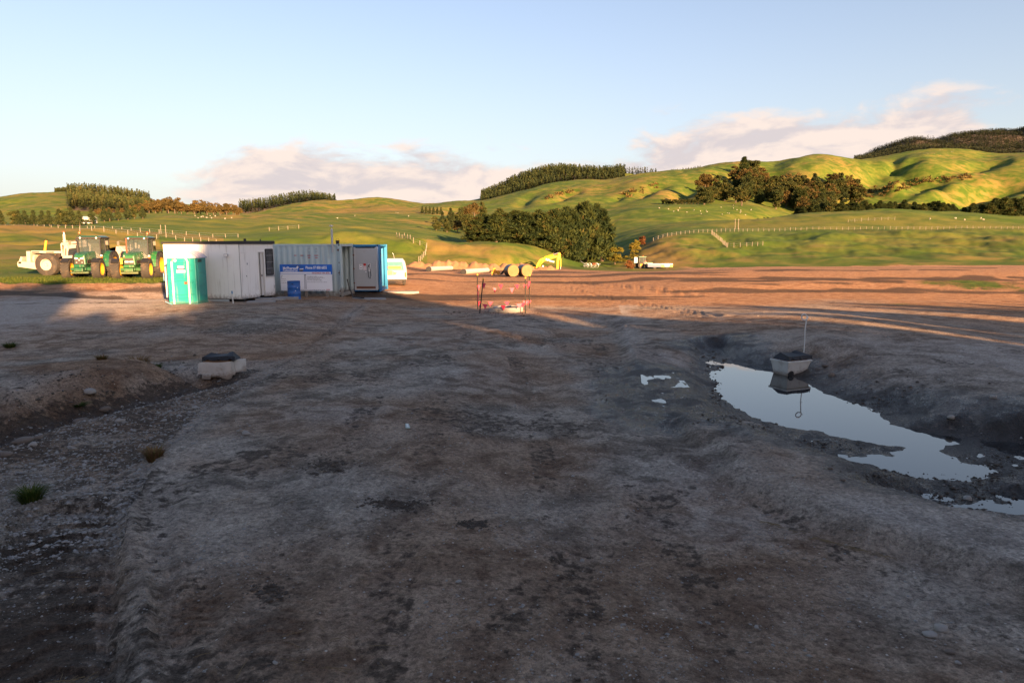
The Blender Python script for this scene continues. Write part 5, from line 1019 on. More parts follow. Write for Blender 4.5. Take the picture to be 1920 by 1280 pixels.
bunting('short left pink flag line tangled between the left stakes', 'fl', 'bl', 0.12, 0.62, 0.05, [(0.3, 0.14), (0.7, 0.12), (0.9, 0.14)], 5)
bunting('short right pink flag line between the right stakes', 'fr', 'br', 0.80, 0.86, 0.02, [(0.5, 0.12), (0.9, 0.14)], 6)
p = at(953, 577, 28.3); g = hz(p.x, p.y); t = thing('concrete_ring', 'low pale concrete manhole ring inside the pink flags', 'manhole', (p.x, p.y, g-0.02))
MB().lathe([(0.46, 0), (0.60, 0), (0.62, 0.03), (0.62, 0.19), (0.60, 0.21), (0.46, 0.21), (0.44, 0.19), (0.44, 0)], (0,0,0), 'z', 28).build('ring', 'conc', t, True); MB().lathe([(0, 0.18), (0.44, 0.18), (0.44, 0.14), (0, 0.14)], (0,0,0), 'z', 24).build('lid', 'dark', t)
MB().box((-0.55, -0.42, 0.10), (0.5, 0.07, 0.16), 0.1).build('broken_edge', 'conc', t, bevel=0.02)
# ---------------------------------------------------------------- bales, pipes, heaps, plant beyond
for i, (u, lab) in enumerate(((963, 'round hay bale in black wrap, left of the pair'), (988.5, 'round hay bale in torn black wrap, right of the pair'))):
    p = at(u, 519, 72.5+0.35*i); g = hz(p.x, p.y); t = thing('hay_bale', lab, 'hay bale', (p.x, p.y, g-0.03), R(24+3*i), 'round hay bales'); r = 0.64
    def ring(y, rr, n=32, s=i): return [(rr*(1+0.015*math.sin(3*q+s))*math.cos(q), y, r+rr*(1+0.02*math.sin(2*q+s))*math.sin(q)) for q in np.linspace(0, 2*math.pi, n, endpoint=False)]
    b = MB(); rs = [ring(0.02, 0.25), ring(0.0, 0.52), ring(0.03, 0.62), ring(0.10, r), ring(1.10, r), ring(1.2, 0.5)]
    b.add([q for k in rs for q in k], [(k*32+j, k*32+(j+1) % 32, (k+1)*32+(j+1) % 32, (k+1)*32+j) for k in range(5) for j in range(32)]+[tuple(range(31, -1, -1)), tuple(range(160, 192))]); b.build('hay', 'straw', t, True)
    b = MB(); rs = [ring(0.20, r+0.012), ring(1.14, r+0.012), ring(1.215, 0.5)]; b.add([q for k in rs for q in k], [(k*32+j, k*32+(j+1) % 32, (k+1)*32+(j+1) % 32, (k+1)*32+j) for k in range(2) for j in range(32)]); b.build('wrap', 'wrap', t, True)
    for k in range(5): MB().lathe([(0.10+0.1*k, -0.004), (0.14+0.1*k, -0.02), (0.18+0.1*k, -0.004)], (0.01*k, 0.0, r), 'y', 26).build('rolled_layer', 'straw', t, True)
for (u0, v0, Y0), (u1, v1, Y1), lab in (((804, 514, 84), (846, 508.5, 99), 'pale culvert pipe lying on the dirt, farther left one'), ((869, 516.5, 79), (914, 510, 93), 'pale culvert pipe lying on the dirt, nearer right one')):
    a = at(u0, v0, Y0); b = at(u1, v1, Y1); a.z = hz(a.x, a.y)+0.27; b.z = hz(b.x, b.y)+0.27; t = thing('culvert_pipe', lab, 'pipe', a, group='culvert pipes'); d = b-a
    MB().tube([(0, 0, 0), d*0.5, d], 0.30, 20).build('barrel', 'pipe', t, True); e = d.normalized()
    MB().tube([-0.10*e, 0.12*e], 0.335, 20).build('socket', 'black', t, True); MB().tube([-0.12*e, -0.09*e], 0.25, 18).build('bore', 'dark', t)
def heap(label, u0, u1, Y, hgt, dep, seed, vb=506):
    a = at(u0, vb, Y); b = at(u1, vb, Y); nx, ny = 110, 22; X = np.linspace(a.x, b.x, nx); V = np.linspace(-1, 1, ny); gx, gv = np.meshgrid(X, V, indexing='ij'); gy = Y+gv*dep*(1+0.2*vn(gx*0.4, gv*0, seed)); base = height(gx, gy, False)
    ends = np.clip(np.minimum(gx-a.x, b.x-gx)/1.5, 0, 1)**0.7; pr = np.clip(1-np.abs(gv)**1.3, 0, 1)*ends*(0.72+0.45*vn(gx*0.55, gv*0, seed+1)+0.2*vn(gx*1.9, gv*0.3, seed+2))
    z = base-0.12+hgt*pr+0.12*fbm(gx*2.4, gy*2.4, 3, seed+3)*ends*(np.abs(gv) < 0.95); i, j = np.meshgrid(np.arange(nx-1), np.arange(ny-1), indexing='ij'); i = i.ravel(); j = j.ravel()
    me = raw_mesh('spoil_heap', np.stack([gx.ravel(), gy.ravel(), z.ravel()], 1), np.stack([i*ny+j, (i+1)*ny+j, (i+1)*ny+j+1, i*ny+j+1], 1), 'spoil', smooth=False)
    tag(link('spoil_heap', me), label, 'soil heap', 'heaps of orange spoil')
heap('long ridge of orange spoil below the grassy mound', 752, 945, 108, 1.35, 2.6, 3)
heap('orange spoil heap behind the hay bales', 928, 1012, 112, 1.25, 2.4, 8, 507)
heap('low orange spoil heap under the excavator boom', 1000, 1046, 118, 0.9, 2.0, 12, 508)
def trencher():
    p = at(932, 515, 76); t = thing('yellow_trencher', 'small yellow trencher with dark slanted blade left of the bales', 'trencher', drop(p.x, p.y))
    MB().bx(-0.5, 0.3, -0.3, 0.3, 0.25, 0.55).build('frame', 'oyellow', t, bevel=0.03)
    for x in (-0.4, 0.15):
        b = MB().lathe([(0, -0.06), (0.16, -0.06), (0.16, 0.06), (0, 0.06)], (x, -0.36, 0.26), 'y', 12)
        for k in range(8): q = k*math.pi/4; b.box((x+0.2*math.cos(q), -0.36, 0.26+0.2*math.sin(q)), (0.14, 0.1, 0.06), 0, -q)
        b.build('star_wheel', 'oyellow', t)
    MB().tube([(-0.35, 0, 0.5), (-0.36, 0, 1.0)], 0.03, 6).build('lever', 'black', t); MB().box((-0.3, 0, 0.68), (0.3, 0.3, 0.26)).build('motor', 'oyellow', t, bevel=0.04)
    MB().hexa([(0.3,-0.12,0.08),(0.62,-0.12,0.12),(0.62,0.12,0.12),(0.3,0.12,0.08),(0.95,-0.12,1.0),(1.12,-0.12,0.95),(1.12,0.12,0.95),(0.95,0.12,1.0)]).build('blade', 'grille', t)
trencher()
def excavator():
    Y = 137.0; o = at(1006, 502, Y); t = thing('yellow_excavator', 'yellow excavator with raised lettered boom beyond the hay bales', 'excavator', (o.x, Y, o.z)); s = Y/1293.0
    def q(u, v): return ((u-1006)*s, (502-v)*s)
    bo = MB().prism([q(1004,503), q(1007,494), q(1011,487), q(1016,484), q(1030,481), q(1044,478.5), q(1045,482.5), q(1031,486), q(1020,490), q(1014,496), q(1011,504)], 'y', -0.25, 0.25).build('boom', 'exyellow', t, bevel=0.05)
    text('lettering', 'McPherson', 0.62, 'signwhite', bo, (*[(q(1022.5, 488)[0])], -0.262, q(1022.5, 488)[1]), rot=(math.pi/2, -R(-15), 0), bold=0.015, width=1.75)
    st = MB().prism([q(1046,475), q(1048,473.5), q(1050,474), q(1051.5,477), q(1051,486), q(1048,488), q(1047,507), q(1043.5,507), q(1043.8,486), q(1045,480)], 'y', -0.22, 0.22).build('stick', 'exyellow', t, bevel=0.05)
    MB().tube([(*q(1051,485)[:1], 0, q(1051,485)[1]), (q(1051.2,500)[0], 0, q(1051.2,500)[1])], 0.13, 10).build('bucket_cylinder', 'exyellow', st); MB().tube([(q(1051.2,500)[0], 0, q(1051.2,500)[1]), (q(1051,508)[0], 0, q(1051,508)[1])], 0.08, 8).build('ram', 'steel', st)
    MB().tube([(q(1021,482.5)[0], 0, q(1021,482.5)[1]), (q(1037,477.5)[0], 0, q(1037,477.5)[1])], 0.14, 10).build('stick_cylinder', 'exyellow', bo); MB().tube([(q(1037,477.5)[0], 0, q(1037,477.5)[1]), (q(1047,474)[0], 0, q(1047,474)[1])], 0.08, 8).build('ram', 'steel', bo)
    for y in (-0.4, 0.4): MB().tube([(q(1008,506)[0]-0.2, y, q(0,508)[1]), (q(1016,489)[0], y, q(1016,489)[1])], 0.11, 8).build('boom_cylinder', 'exyellow', t)
    MB().lathe([(0, -0.1), (0.16, -0.05), (0.18, 0.05), (0, 0.1)], (q(1018,499)[0], -0.3, q(1018,499)[1]), 'y', 12).build('work_lamp', 'lamp', bo)
    # bucket, and the machine itself standing down in the pit
    bx = q(1046, 507); MB().prism([(bx[0]-0.3, bx[1]+0.1), (bx[0]+0.5, bx[1]), (bx[0]+0.4, bx[1]-0.8), (bx[0]-0.3, bx[1]-1.1), (bx[0]-0.8, bx[1]-0.9), (bx[0]-0.3, bx[1]-0.6)], 'y', -0.5, 0.5).build('bucket', 'grille', t, bevel=0.04)
    g = hz(o.x-2.0, Y)-o.z
    for y in (-1.2, 1.2): MB().prism([(-4.0, g+0.4), (-3.6, g+0.0), (-0.4, g+0.0), (0.0, g+0.4), (-0.4, g+0.85), (-3.6, g+0.85)], 'y', y-0.3, y+0.3).build('track', 'rubber', t, bevel=0.04)
    MB().bx(-4.3, 0.0, -1.2, 1.2, g+0.95, g+1.75).build('house', 'exyellow', t, bevel=0.08); c = MB().bx(-1.5, 0.0, 0.3, 1.2, g+1.76, g+2.6).build('cab', 'exyellow', t, bevel=0.06); MB().bx(-1.3, -0.2, 0.28, 0.299, g+1.95, g+2.5).build('window', 'dglass', c)
excavator()
def far_tractor():
    p = at(1206, 505, 158); t = thing('far_tractor', 'small distant green-roofed tractor coupled to a trailer below the hillside', 'tractor', drop(p.x, p.y, 0.1), R(8))
    for x, r in ((-0.8, 0.75), (1.2, 0.5)):
        for y in (-0.8, 0.8): w = MB().lathe([(0.3, -0.2), (r, -0.2), (r, 0.2), (0.3, 0.2)], (x, y, r), 'y', 20).build('tyre', 'rubber', t); MB().lathe([(0, -0.15), (0.32, -0.22), (0.32, 0.22), (0, 0.15)], (x, y, r), 'y', 14).build('rim', 'yellow', w)
    MB().bx(-1.2, 2.1, -0.4, 0.4, 0.7, 1.35).build('bonnet', 'green', t, bevel=0.05)
    c = MB().bx(-1.3, 0.3, -0.75, 0.75, 1.1, 1.4).build('cab_base', 'black', t)
    for x in (-1.25, 0.25):
        for y in (-0.7, 0.7): MB().tube([(x, y, 1.4), (x*0.95, y, 2.55)], 0.05, 5).build('cab_pillar', 'black', t)
    MB().add([(-1.2,-0.72,1.4),(0.2,-0.72,1.4),(0.2,-0.7,2.5),(-1.2,-0.7,2.5)], [(0,1,2,3)]).build('side_glass', 'glass', t); MB().add([(-1.27,-0.7,1.4),(-1.27,0.7,1.4),(-1.22,0.68,2.5),(-1.22,-0.68,2.5)], [(0,1,2,3)]).build('rear_glass', 'glass', t)
    MB().bx(-1.4, 0.45, -0.82, 0.82, 2.55, 2.72).build('roof', 'green', t, bevel=0.05); MB().lathe([(0, 0.15), (0.08, 0.1), (0.08, 0), (0, 0)], (-0.1, 0, 2.72), 'z', 8).build('beacon', 'amber', t)
    MB().box((-1.9, -0.3, 1.9), (0.9, 0.06, 1.3), 0.3).build('rear_guard', 'contg', t); MB().box((0.2, -0.8, 1.5), (0.5, 0.2, 0.2)).build('red_lamp', 'red', t)
    q = at(1238, 505.5, 156); t = thing('flat_trailer', 'low blue and yellow trailer beside the distant tractor', 'trailer', drop(q.x, q.y, 0.1), R(5))
    MB().bx(-3.2, 0.0, -0.9, 0.9, 0.35, 1.0).build('front_body', 'navy', t, bevel=0.03); MB().bx(-3.2, 0.05, -0.95, 0.95, 1.0, 1.12).build('front_rail', 'contg', t); MB().bx(0.0, 2.6, -0.9, 0.9, 0.42, 0.98).build('rear_body', 'paleblue', t, bevel=0.03)
    for x in (0.35, 2.2): MB().bx(x-0.38, x+0.38, -0.93, -0.905, 0.38, 0.95).build('yellow_panel', 'byellow', t)
    MB().bx(0.0, 2.6, -0.92, 0.92, 0.985, 1.12).build('rear_rail', 'trim', t)
    for x in (-1.5, 1.3): MB().lathe([(0, -0.1), (0.35, -0.1), (0.35, 0.1), (0, 0.1)], (x, -0.7, 0.3), 'y', 14).build('wheel', 'rubber', t)
    q = at(1110, 503, 160); t = thing('hay_rake', 'grey old hay rake lying in shade at the valley mouth', 'farm implement', drop(q.x, q.y))
    MB().tube([(-2, 0, 0.4), (2, 0.3, 0.9)], 0.08, 6).build('beam', 'steel', t); MB().tube([(-1, 0, 0.5), (-2.6, 1, 1.5)], 0.05, 6).build('arm', 'steel', t)
    for k in range(4):
        b = MB().lathe([(0.50, -0.02), (0.56, 0), (0.50, 0.02)], (-1.4+0.8*k, -0.2, 0.55), 'y', 18)
        for j in range(10): b.tube([(-1.4+0.8*k, -0.2, 0.55), (-1.4+0.8*k+0.66*math.cos(j*0.628), -0.2, 0.55+0.66*math.sin(j*0.628))], 0.012, 4)
        b.build('tine_wheel', 'steel', t)
    MB().box((0.4, 0, 0.9), (0.9, 0.6, 0.5), 0.3).build('gearbox', 'russet', t)
far_tractor()
# ---------------------------------------------------------------- fences
def fence(label, pts, spacing, hgt=1.15, seed=0):
    P = [Vector((p[0], p[1], 0)) for p in pts]; t = thing('post_fence', label, 'fence', drop(P[0].x, P[0].y), group='farm fences'); o = t.location.copy(); rnd = random.Random(seed)
    me = MBmesh(MB().tube([(0, 0, -0.3), (0, 0, hgt)], [0.075, 0.065], 6), 'post'); tops = []
    for a, b in zip(P[:-1], P[1:]):
        n = max(1, int((b-a).length/spacing)); xs = np.array([a.x+(b.x-a.x)*k/n for k in range(n)]); ys = np.array([a.y+(b.y-a.y)*k/n for k in range(n)]); zs = height(xs, ys)
        for x, y, z in zip(xs, ys, zs):
            c = link('post', me, t, Vector((x, y, z))-o); c.rotation_euler = (rnd.uniform(-.05, .05), rnd.uniform(-.07, .07), rnd.uniform(0, 3)); c.scale = (1, 1, rnd.uniform(0.85, 1.15)); tops.append(Vector((x, y, z))-o)
    for h in (0.45, 0.9): MB().tube([p+Vector((0, 0, h)) for p in tops], 0.012, 4).build('wire', 'steel', t)
def crest(n, u, k=1.0):
    vu, tv, yu, yv = LU[n]; Y = float(np.interp(u, yu, yv))*k; return ((u-960)/1293*Y, Y)
fence('long post and wire fence along the top of the right-hand bank', [crest('B', u, 0.99) for u in (1225, 1300, 1400, 1500, 1600, 1700, 1800, 1960)], 1.9, 1.05, 1)
fence('post fence crossing the hillside behind the tractors', [crest('B', u, 1.0) for u in (-60, 60, 180, 300, 400, 470)], 2.3, 0.9, 2)
fence('lower post fence slanting down behind the cabin roof', [tuple(hit(u, v, 70)[:2]) for u, v in ((150, 434), (240, 441), (330, 450), (420, 458))], 1.8, 0.8, 3)
fence('short fence running down the slope right of the containers', [tuple(hit(u, v, 90)[:2]) for u, v in ((744, 445), (775, 456), (800, 466), (797, 480), (782, 494))], 2.0, 1.15, 4)
fence('fence climbing the dry gully side on the right bank', [tuple(hit(u, v, 100)[:2]) for u, v in ((1334, 440), (1350, 452), (1364, 464), (1400, 463), (1440, 462))], 1.3, 1.2, 5)
fence('far fence on the green paddock above the right bank', [tuple(hit(u, v, 245)[:2]) for u, v in ((1590, 418), (1640, 414), (1690, 412))], 2.6, 1.3, 6)
fence('far fence below the brown tree line', [tuple(hit(u, v, 175)[:2]) for u, v in ((505, 433), (540, 431), (580, 428))], 2.2, 1.2, 7)
for u, lab in ((1378, 'left of two thin power poles standing on the far paddock'), (1384, 'right of two thin power poles standing on the far paddock')):
    p = hit(u, 430, 200); o = MB().tube([(0, 0, -0.4), (0, 0, 3.6)], [0.12, 0.09], 7).build('power_pole', 'post', loc=p); MB().bx(-0.3, 0.3, -0.05, 0.05, 3.3, 3.4).build('crossarm', 'post', o); tag(o, lab, 'pole')
for u, lab in ((302, 'left of two tall thin poles on the left hillside'), (311, 'right of two tall thin poles on the left hillside')):
    p = hit(u, 438, 100); o = MB().tube([(0, 0, -0.4), (0, 0, 1.9)], [0.08, 0.06], 6).build('tall_post', 'post', loc=p); MB().bx(-0.12, 0.12, -0.03, 0.03, 1.7, 1.78).build('crosspiece', 'post', o); tag(o, lab, 'pole')
p = hit(166, 423, 200); t = thing('farm_shed', 'tiny white farm shed below the left conifers', 'shed', p); MB().bx(-2, 2, -1, 1, -0.2, 1.7).build('wall', 'white', t); MB().prism([(-1.2, 1.7), (1.2, 1.7), (0, 2.3)], 'x', -2.1, 2.1).build('roof', 'contg', t); MB().bx(-0.4, 0.4, -1.02, -1.003, 0, 1.4).build('door', 'dark', t)
# ---------------------------------------------------------------- trees
def clumps(seed, C, rad, per, leaf, tintc, up=0.3, wd=0.42, ln=1.15):
    """leaf triangles gathered round clump centres C; returns v, f, tint"""
    rg = np.random.default_rng(seed); n = len(C); c = np.repeat(C, per, 0); rr = np.repeat(rad, per)[:, None]; tint = np.repeat(tintc, per)
    off = rg.normal(size=(n*per, 3)); off /= np.linalg.norm(off, axis=1)[:, None]; off *= rg.random((n*per, 1))**0.45*rr; off[:, 2] *= 0.8; p = c+off
    d = off+rg.normal(size=off.shape)*0.45*rr; d[:, 2] += up*rr[:, 0]; d /= np.linalg.norm(d, axis=1)[:, None]+1e-9
    s = np.cross(d, rg.normal(size=d.shape)); s /= np.linalg.norm(s, axis=1)[:, None]+1e-9; L = leaf*(0.6+0.8*rg.random((n*per, 1)))
    v = np.stack([p-s*L*wd, p+s*L*wd, p+d*L*ln], 1).reshape(-1, 3); f = np.arange(len(v)).reshape(-1, 3)
    return v, f, np.repeat(np.clip(tint+rg.normal(size=len(tint))*0.10, 0, 1), 3)
def crown_pine(seed, R0, n=230, per=34, leaf=0.42, low=0.06, shape=0.75, rag=0.35):
    rg = np.random.default_rng(seed); t = low+(1-low)*rg.random(n)**0.9; a = rg.random(n)*6.283
    env = R0*np.where(t < 0.28, 0.55+0.45*(t/0.28), (np.clip(1-t, 0, 1)/0.72)**shape)*(1+rag*np.sin(3*a+seed+7*t)*0.5+rag*0.4*rg.normal(size=n)); rr = env*rg.random(n)**0.35
    C = np.stack([rr*np.cos(a), rr*np.sin(a), 10*t], 1); return clumps(seed+1, C, 0.35+0.55*rg.random(n)*(1.1-t), per, leaf, np.clip(0.32+0.24*rg.normal(size=n), 0, 1), 0.9, 0.26, 1.7)
def crown_broad(seed, R0, blobs=16, n=230, per=26, leaf=0.45, z0=0.28):
    rg = np.random.default_rng(seed); B = []
    for i in range(blobs):
        a = rg.random()*6.283; q = rg.random()**0.6; z = 10*(z0+(0.93-z0)*rg.random()); k = math.sqrt(max(0.05, 1-((z/10-0.58)/0.46)**2)); B.append((R0*0.72*q*k*math.cos(a), R0*0.72*q*k*math.sin(a), z, R0*(0.26+0.2*rg.random()), rg.random()))
    B = np.array(B); idx = rg.integers(0, blobs, n); d = rg.normal(size=(n, 3)); d /= np.linalg.norm(d, axis=1)[:, None]; d[:, 2] = np.abs(d[:, 2])*0.9-0.25
    C = B[idx, :3]+d*B[idx, 3:4]; return clumps(seed+1, C, 0.3+0.5*rg.random(n), per, leaf, np.clip(0.15+0.6*B[idx, 4]+0.15*rg.normal(size=n), 0, 1), 0.3)
def trunk_mesh(seed, r=0.28, h=9.0, limbs=7, spread=2.0):
    rnd = random.Random(seed); b = MB(); pts = [(0, 0, -0.3)]+[(rnd.uniform(-.12, .12)*k, rnd.uniform(-.12, .12)*k, h*k/5) for k in range(1, 6)]; b.tube(pts, [r*1.25, r, r*0.8, r*0.6, r*0.4, r*0.12], 8)
    for i in range(limbs):
        z = h*rnd.uniform(0.2, 0.8); a = rnd.uniform(0, 6.28); l = spread*rnd.uniform(0.5, 1)*(1.1-z/h); b.tube([(0, 0, z), (l*0.5*math.cos(a), l*0.5*math.sin(a), z+0.25*l), (l*math.cos(a), l*math.sin(a), z+0.7*l)], [r*0.35, r*0.2, r*0.06], 5)
    return MBmesh(b, 'bark')
PROTO = {}
def proto(kind, i, data, m, trunk):
    v, f, t = data; me = raw_mesh(kind+'_crown', v, f, m, {'tint': ('FLOAT', t)}); PROTO.setdefault(kind, []).append((me, trunk))
for i in range(4): proto('pine', i, crown_pine(10+i, 2.6+0.25*i), 'pine', trunk_mesh(i))
proto('streak_pine', 0, crown_pine(25, 3.2, 230, 34, 0.42, 0.68, 0.55), 'pine', trunk_mesh(7, 0.22))
for i in range(2): proto('conifer', i, crown_pine(30+i, 2.3+0.5*i, 120, 22, 0.6, 0.05, 1.0), 'fir', trunk_mesh(10+i))
for i in range(3): proto('gum', i, crown_broad(50+i, 4.2+0.5*i), 'gum', trunk_mesh(20+i, 0.3, 8, 9, 4))
for i in range(3): proto('bushtree', i, crown_broad(70+i, 3.8, 12, 190, 24, 0.55, 0.12), 'bush', trunk_mesh(30+i, 0.3, 8, 7, 3))
for i in range(2): proto('lime', i, crown_broad(80+i, 4.8, 14, 220, 26, 0.5, 0.22), 'lime', trunk_mesh(40+i, 0.3, 7, 8, 4))
proto('russet', 0, crown_broad(90, 6.0, 14, 150, 20, 0.9, 0.05), 'russet', trunk_mesh(50, 0.2, 6, 7, 4))
TN = {'pine': 'pine_tree', 'streak_pine': 'pine_tree', 'conifer': 'conifer_tree', 'gum': 'broadleaf_tree', 'bushtree': 'bush_tree', 'lime': 'shrub', 'russet': 'shrub'}
def tree(kind, loc, h, w, label, group=None, cat='tree', seed=0, name=None):
    rnd = random.Random(seed*7+3); me, tr = PROTO[kind][rnd.randrange(len(PROTO[kind]))]
    t = thing(name or TN[kind], label, cat, loc, rnd.uniform(0, 6.28), group); t.scale = (w*h/10, w*h/10, 0.92*h/10); link('crown', me, t); link('trunk', tr, t); return t
# pines in the valley mouth
tops = np.array([(885,416),(895,402),(930,394),(970,391),(1000,394),(1030,393),(1060,388),(1080,383),(1100,378),(1120,381),(1140,396)])
rnd = random.Random(3); k = 0
for row, (Y, us) in enumerate(((182, (896,912,930,948,966,984,1002,1020,1038,1056,1072)), (196, (905,938,974,1010,1044,1066,1084,1098)), (208, (1030,1062,1088,1104,1118,1129)))):
    for u in us:
        Yk = Y+rnd.uniform(-4, 4); vt = np.interp(u, tops[:, 0], tops[:, 1])+(0 if row else 3)+rnd.uniform(-3, 4); x = (u-960)/1293*Yk; z = hz(x, Yk); h = float(CAMZ+TT(vt)*Yk)-z+0.5; k += 1
        tree('pine', (x, Yk, z-0.3), h, rnd.uniform(1.0, 1.25)*13/h, 'dark pine in the dense shelterbelt above the excavator', 'pines in the valley mouth', seed=k)
# hillside trees left of the pines
for i, (u, v, h, kind) in enumerate([(792+7*j, 401+j*0.4, 4.5, 'conifer') for j in range(6)]+[(818,432,9,'bushtree'),(830,425,9,'conifer'),(838,436,9,'bushtree'),(850,430,10,'conifer'),(858,437,8,'gum'),(868,432,11,'bushtree'),(878,438,12,'bushtree'),(845,418,9,'conifer'),(862,416,9,'bushtree'),(876,412,9,'gum'),(890,410,10,'gum'),(905,405,9,'bushtree')]):
    p = hit(u, v, 215); tree(kind, p, 0.72*h*p.y/300, 1.0 if kind != 'conifer' else 0.9, 'small tree on the slope left of the dark pines', 'trees on the slope left of the pines', seed=100+i)
for i, (kind, u, v, hp, w, lab) in enumerate((('lime',1153,496,33,1.0,'yellow-green rounded shrub nearest the distant tractor'),('lime',1189,474,24,1.0,'yellow-green shrub higher on the gully side'),('lime',1190,487,18,1.15,'small olive shrub between the yellow-green shrubs and tractor'),('russet',1181,504,16,1.1,'russet red scrub bush left of the distant tractor'),('russet',1206,460,16,1.0,'grey-brown bare scrub bush at the top of the gully'),('lime',1172,494,14,1.1,'low yellow-green bush behind the russet scrub'))):
    p = hit(u, v, 120); tree(kind, p, hp/1293*p.y, w, lab, 'shrubs by the gully', 'shrub', 140+i)
# left: conifers and the brown tree line
for i, (u, v, vt) in enumerate(((2,424,402),(28,424,397),(36,424,394),(48,424,408),(64,424,407),(80,424,396),(93,424,409),(112,424,391),(124,424,393),(134,424,388),(150,424,402),(173,420,392),(196,416,386),(206,415,393),(222,414,397),(240,412,384),(252,410,390),(268,410,396))):
    p = hit(u, v, 175); p = Vector((p.x, min(p.y, 470), hz(p.x, min(p.y, 470)))); h = float(CAMZ+TT(vt)*p.y)-p.z; tree('conifer' if i not in (1, 8, 16) else 'bushtree', p, max(h, 4), 1.0, 'dark conifer on the far left below the wooded hill', 'conifers on the far left', seed=160+i)
gt = np.array([(190,398),(235,388),(260,380),(290,373),(312,363),(330,366),(350,378),(370,373),(385,371),(400,376),(420,379),(440,377),(458,388)])
for i, u in enumerate(list(range(188, 462, 12))+list(range(300, 460, 18))):
    Y = 455+rnd.uniform(-15, 25)+(25 if i > 22 else 0); x = (u-960)/1293*Y; z = hz(x, Y); vt = np.interp(u, gt[:, 0], gt[:, 1])+rnd.uniform(0, 6); h = max(5, float(CAMZ+TT(vt)*Y)-z)
    tree('gum', (x, Y, z-0.2), h, 0.95, 'brown-green broadleaf in the line of trees on the left skyline', 'brown tree line on the left', seed=200+i)
# right: bush on the hill, dark windbreak
def poly_pts(n, poly, seed):
    rg = random.Random(seed); xs = [p[0] for p in poly]; ys = [p[1] for p in poly]; out = []
    while len(out) < n:
        u, v = rg.uniform(min(xs), max(xs)), rg.uniform(min(ys), max(ys))
        if psd(np.array([u]), np.array([v]), poly)[0] < 0: out.append((u, v))
    return out
for i, (u, v) in enumerate(poly_pts(96, [(1312,382),(1318,360),(1370,352),(1385,330),(1415,322),(1428,345),(1450,352),(1470,362),(1540,355),(1600,360),(1620,372),(1600,395),(1540,405),(1480,398),(1420,385),(1350,384)], 5)):
    p = hit(u, v+2, 380); tree(('bushtree', 'bushtree', 'pine', 'bushtree', 'gum', 'conifer')[i % 6], p, random.Random(i).uniform(13, 20)*p.y/620, 1.1, 'native tree in the bush on the right hillside', 'bush on the right hillside', seed=300+i)
for i, u in enumerate(list(range(1492, 1782, 9))+list(range(1786, 1850, 16))+list(range(1850, 1960, 9))):
    Y = 452+rnd.uniform(-6, 6); x = (u-960)/1293*Y; z = hz(x, Y); vt = (370 if u > 1850 else 377)+rnd.uniform(-4, 5)+(6 if 1780 < u < 1850 else 0)+(8 if u < 1530 else 0); tree('pine', (x, Y, z-0.3), max(4, float(CAMZ+TT(vt)*Y)-z), 1.5, 'dark tree in the windbreak row on the right paddock', 'windbreak row on the right', seed=400+i)
for i, u in enumerate(range(1243, 1312, 6)):
    p = hit(u, 383, 350); tree('bushtree', p, 4.2, 1.3, 'low bush in the small row left of the hillside bush', 'small row of bushes on the right hill', 'shrub', 460+i)
# shelter trees behind the viewpoint, whose shade covers the foreground
rnd = random.Random(8); i = 0
for row, y0 in ((0, -25.0), (1, -28.0)):
    x = -34.0
    while x < 78:
        xe = x-1.6*row                             # where the tree stands seen along the sun
        h = 13.8 if xe < 9 else 16.2 if xe < 26.5 else (10.0 if xe < 37 else 11.0); h += rnd.uniform(-0.5, 0.6); kind = 'pine'
        if 8.8 < xe < 16.2: h = 10.2+rnd.uniform(-0.6, 0.5)             # trees kept low to let the sun reach the cabin's left end
        if 18.9 < xe < 21.9 or 22.9 < xe < 25.7: h, kind = (8.6, 'pine') if row == 0 else (16.6, 'streak_pine')  # low trees under raised crowns, shaped so sun streaks reach the road
        if 32.2 < xe < 34.2 or 41.5 < xe < 43: h *= 0.75
        if not (row and xe > 26): tree(kind, (x, y0+rnd.uniform(-0.5, 0.5), -0.1), h, 0.5*13/h, 'tall pine in the shelter row behind the viewpoint', 'shelter row behind the viewpoint', seed=500+i)
        i += 1; x += 1.2
# ---------------------------------------------------------------- far woods that read as one mass
def wood(name, label, n, sampler, hh, seed, m='fir', per=30, spread=0.24):
    rg = np.random.default_rng(seed); U, Y = sampler(rg, n); x = (U-960)/1293*Y; z = height(x, Y, False); h = hh*(0.7+0.5*rg.random(len(x))); N = len(x); t = rg.random((N, per))**1.15; a = rg.random((N, per))*6.283
    r = spread*h[:, None]*(1-t)*(0.55+0.6*rg.random((N, per))); cx = x[:, None]+r*0.35*np.cos(a); cy = Y[:, None]+r*0.35*np.sin(a); cz = z[:, None]+h[:, None]*(0.03+0.85*t); L = h[:, None]*(0.13+0.06*(1-t))
    tip = np.stack([cx+np.cos(a)*r*0.9, cy+np.sin(a)*r*0.9, cz+L*(0.15+0.5*t)], -1); px, py = -np.sin(a), np.cos(a); l = np.stack([cx+px*L*0.55, cy+py*L*0.55, cz-0*L], -1); q = np.stack([cx-px*L*0.55, cy-py*L*0.55, cz+0.35*L], -1)
    v = np.stack([l, q, tip], 2).reshape(-1, 3); tint = np.repeat(np.clip(0.42+0.28*rg.normal(size=N), 0, 1), per*3); o = link(name, raw_mesh(name, v, np.arange(len(v)).reshape(-1, 3), m, {'tint': ('FLOAT', tint)})); tag(o, label, 'wood', kind='stuff')
def LY(n, U): vu, tv, yu, yv = LU[n]; return np.interp(U, yu, yv)
def band(u0, u1, f0, f1, la='E', lb='F'):
    def s(rg, n): U = u0+(u1-u0)*rg.random(n); a = LY(la, U); b = LY(lb, U); return U, a+(b-a)*(f0+(f1-f0)*rg.random(n))
    return s
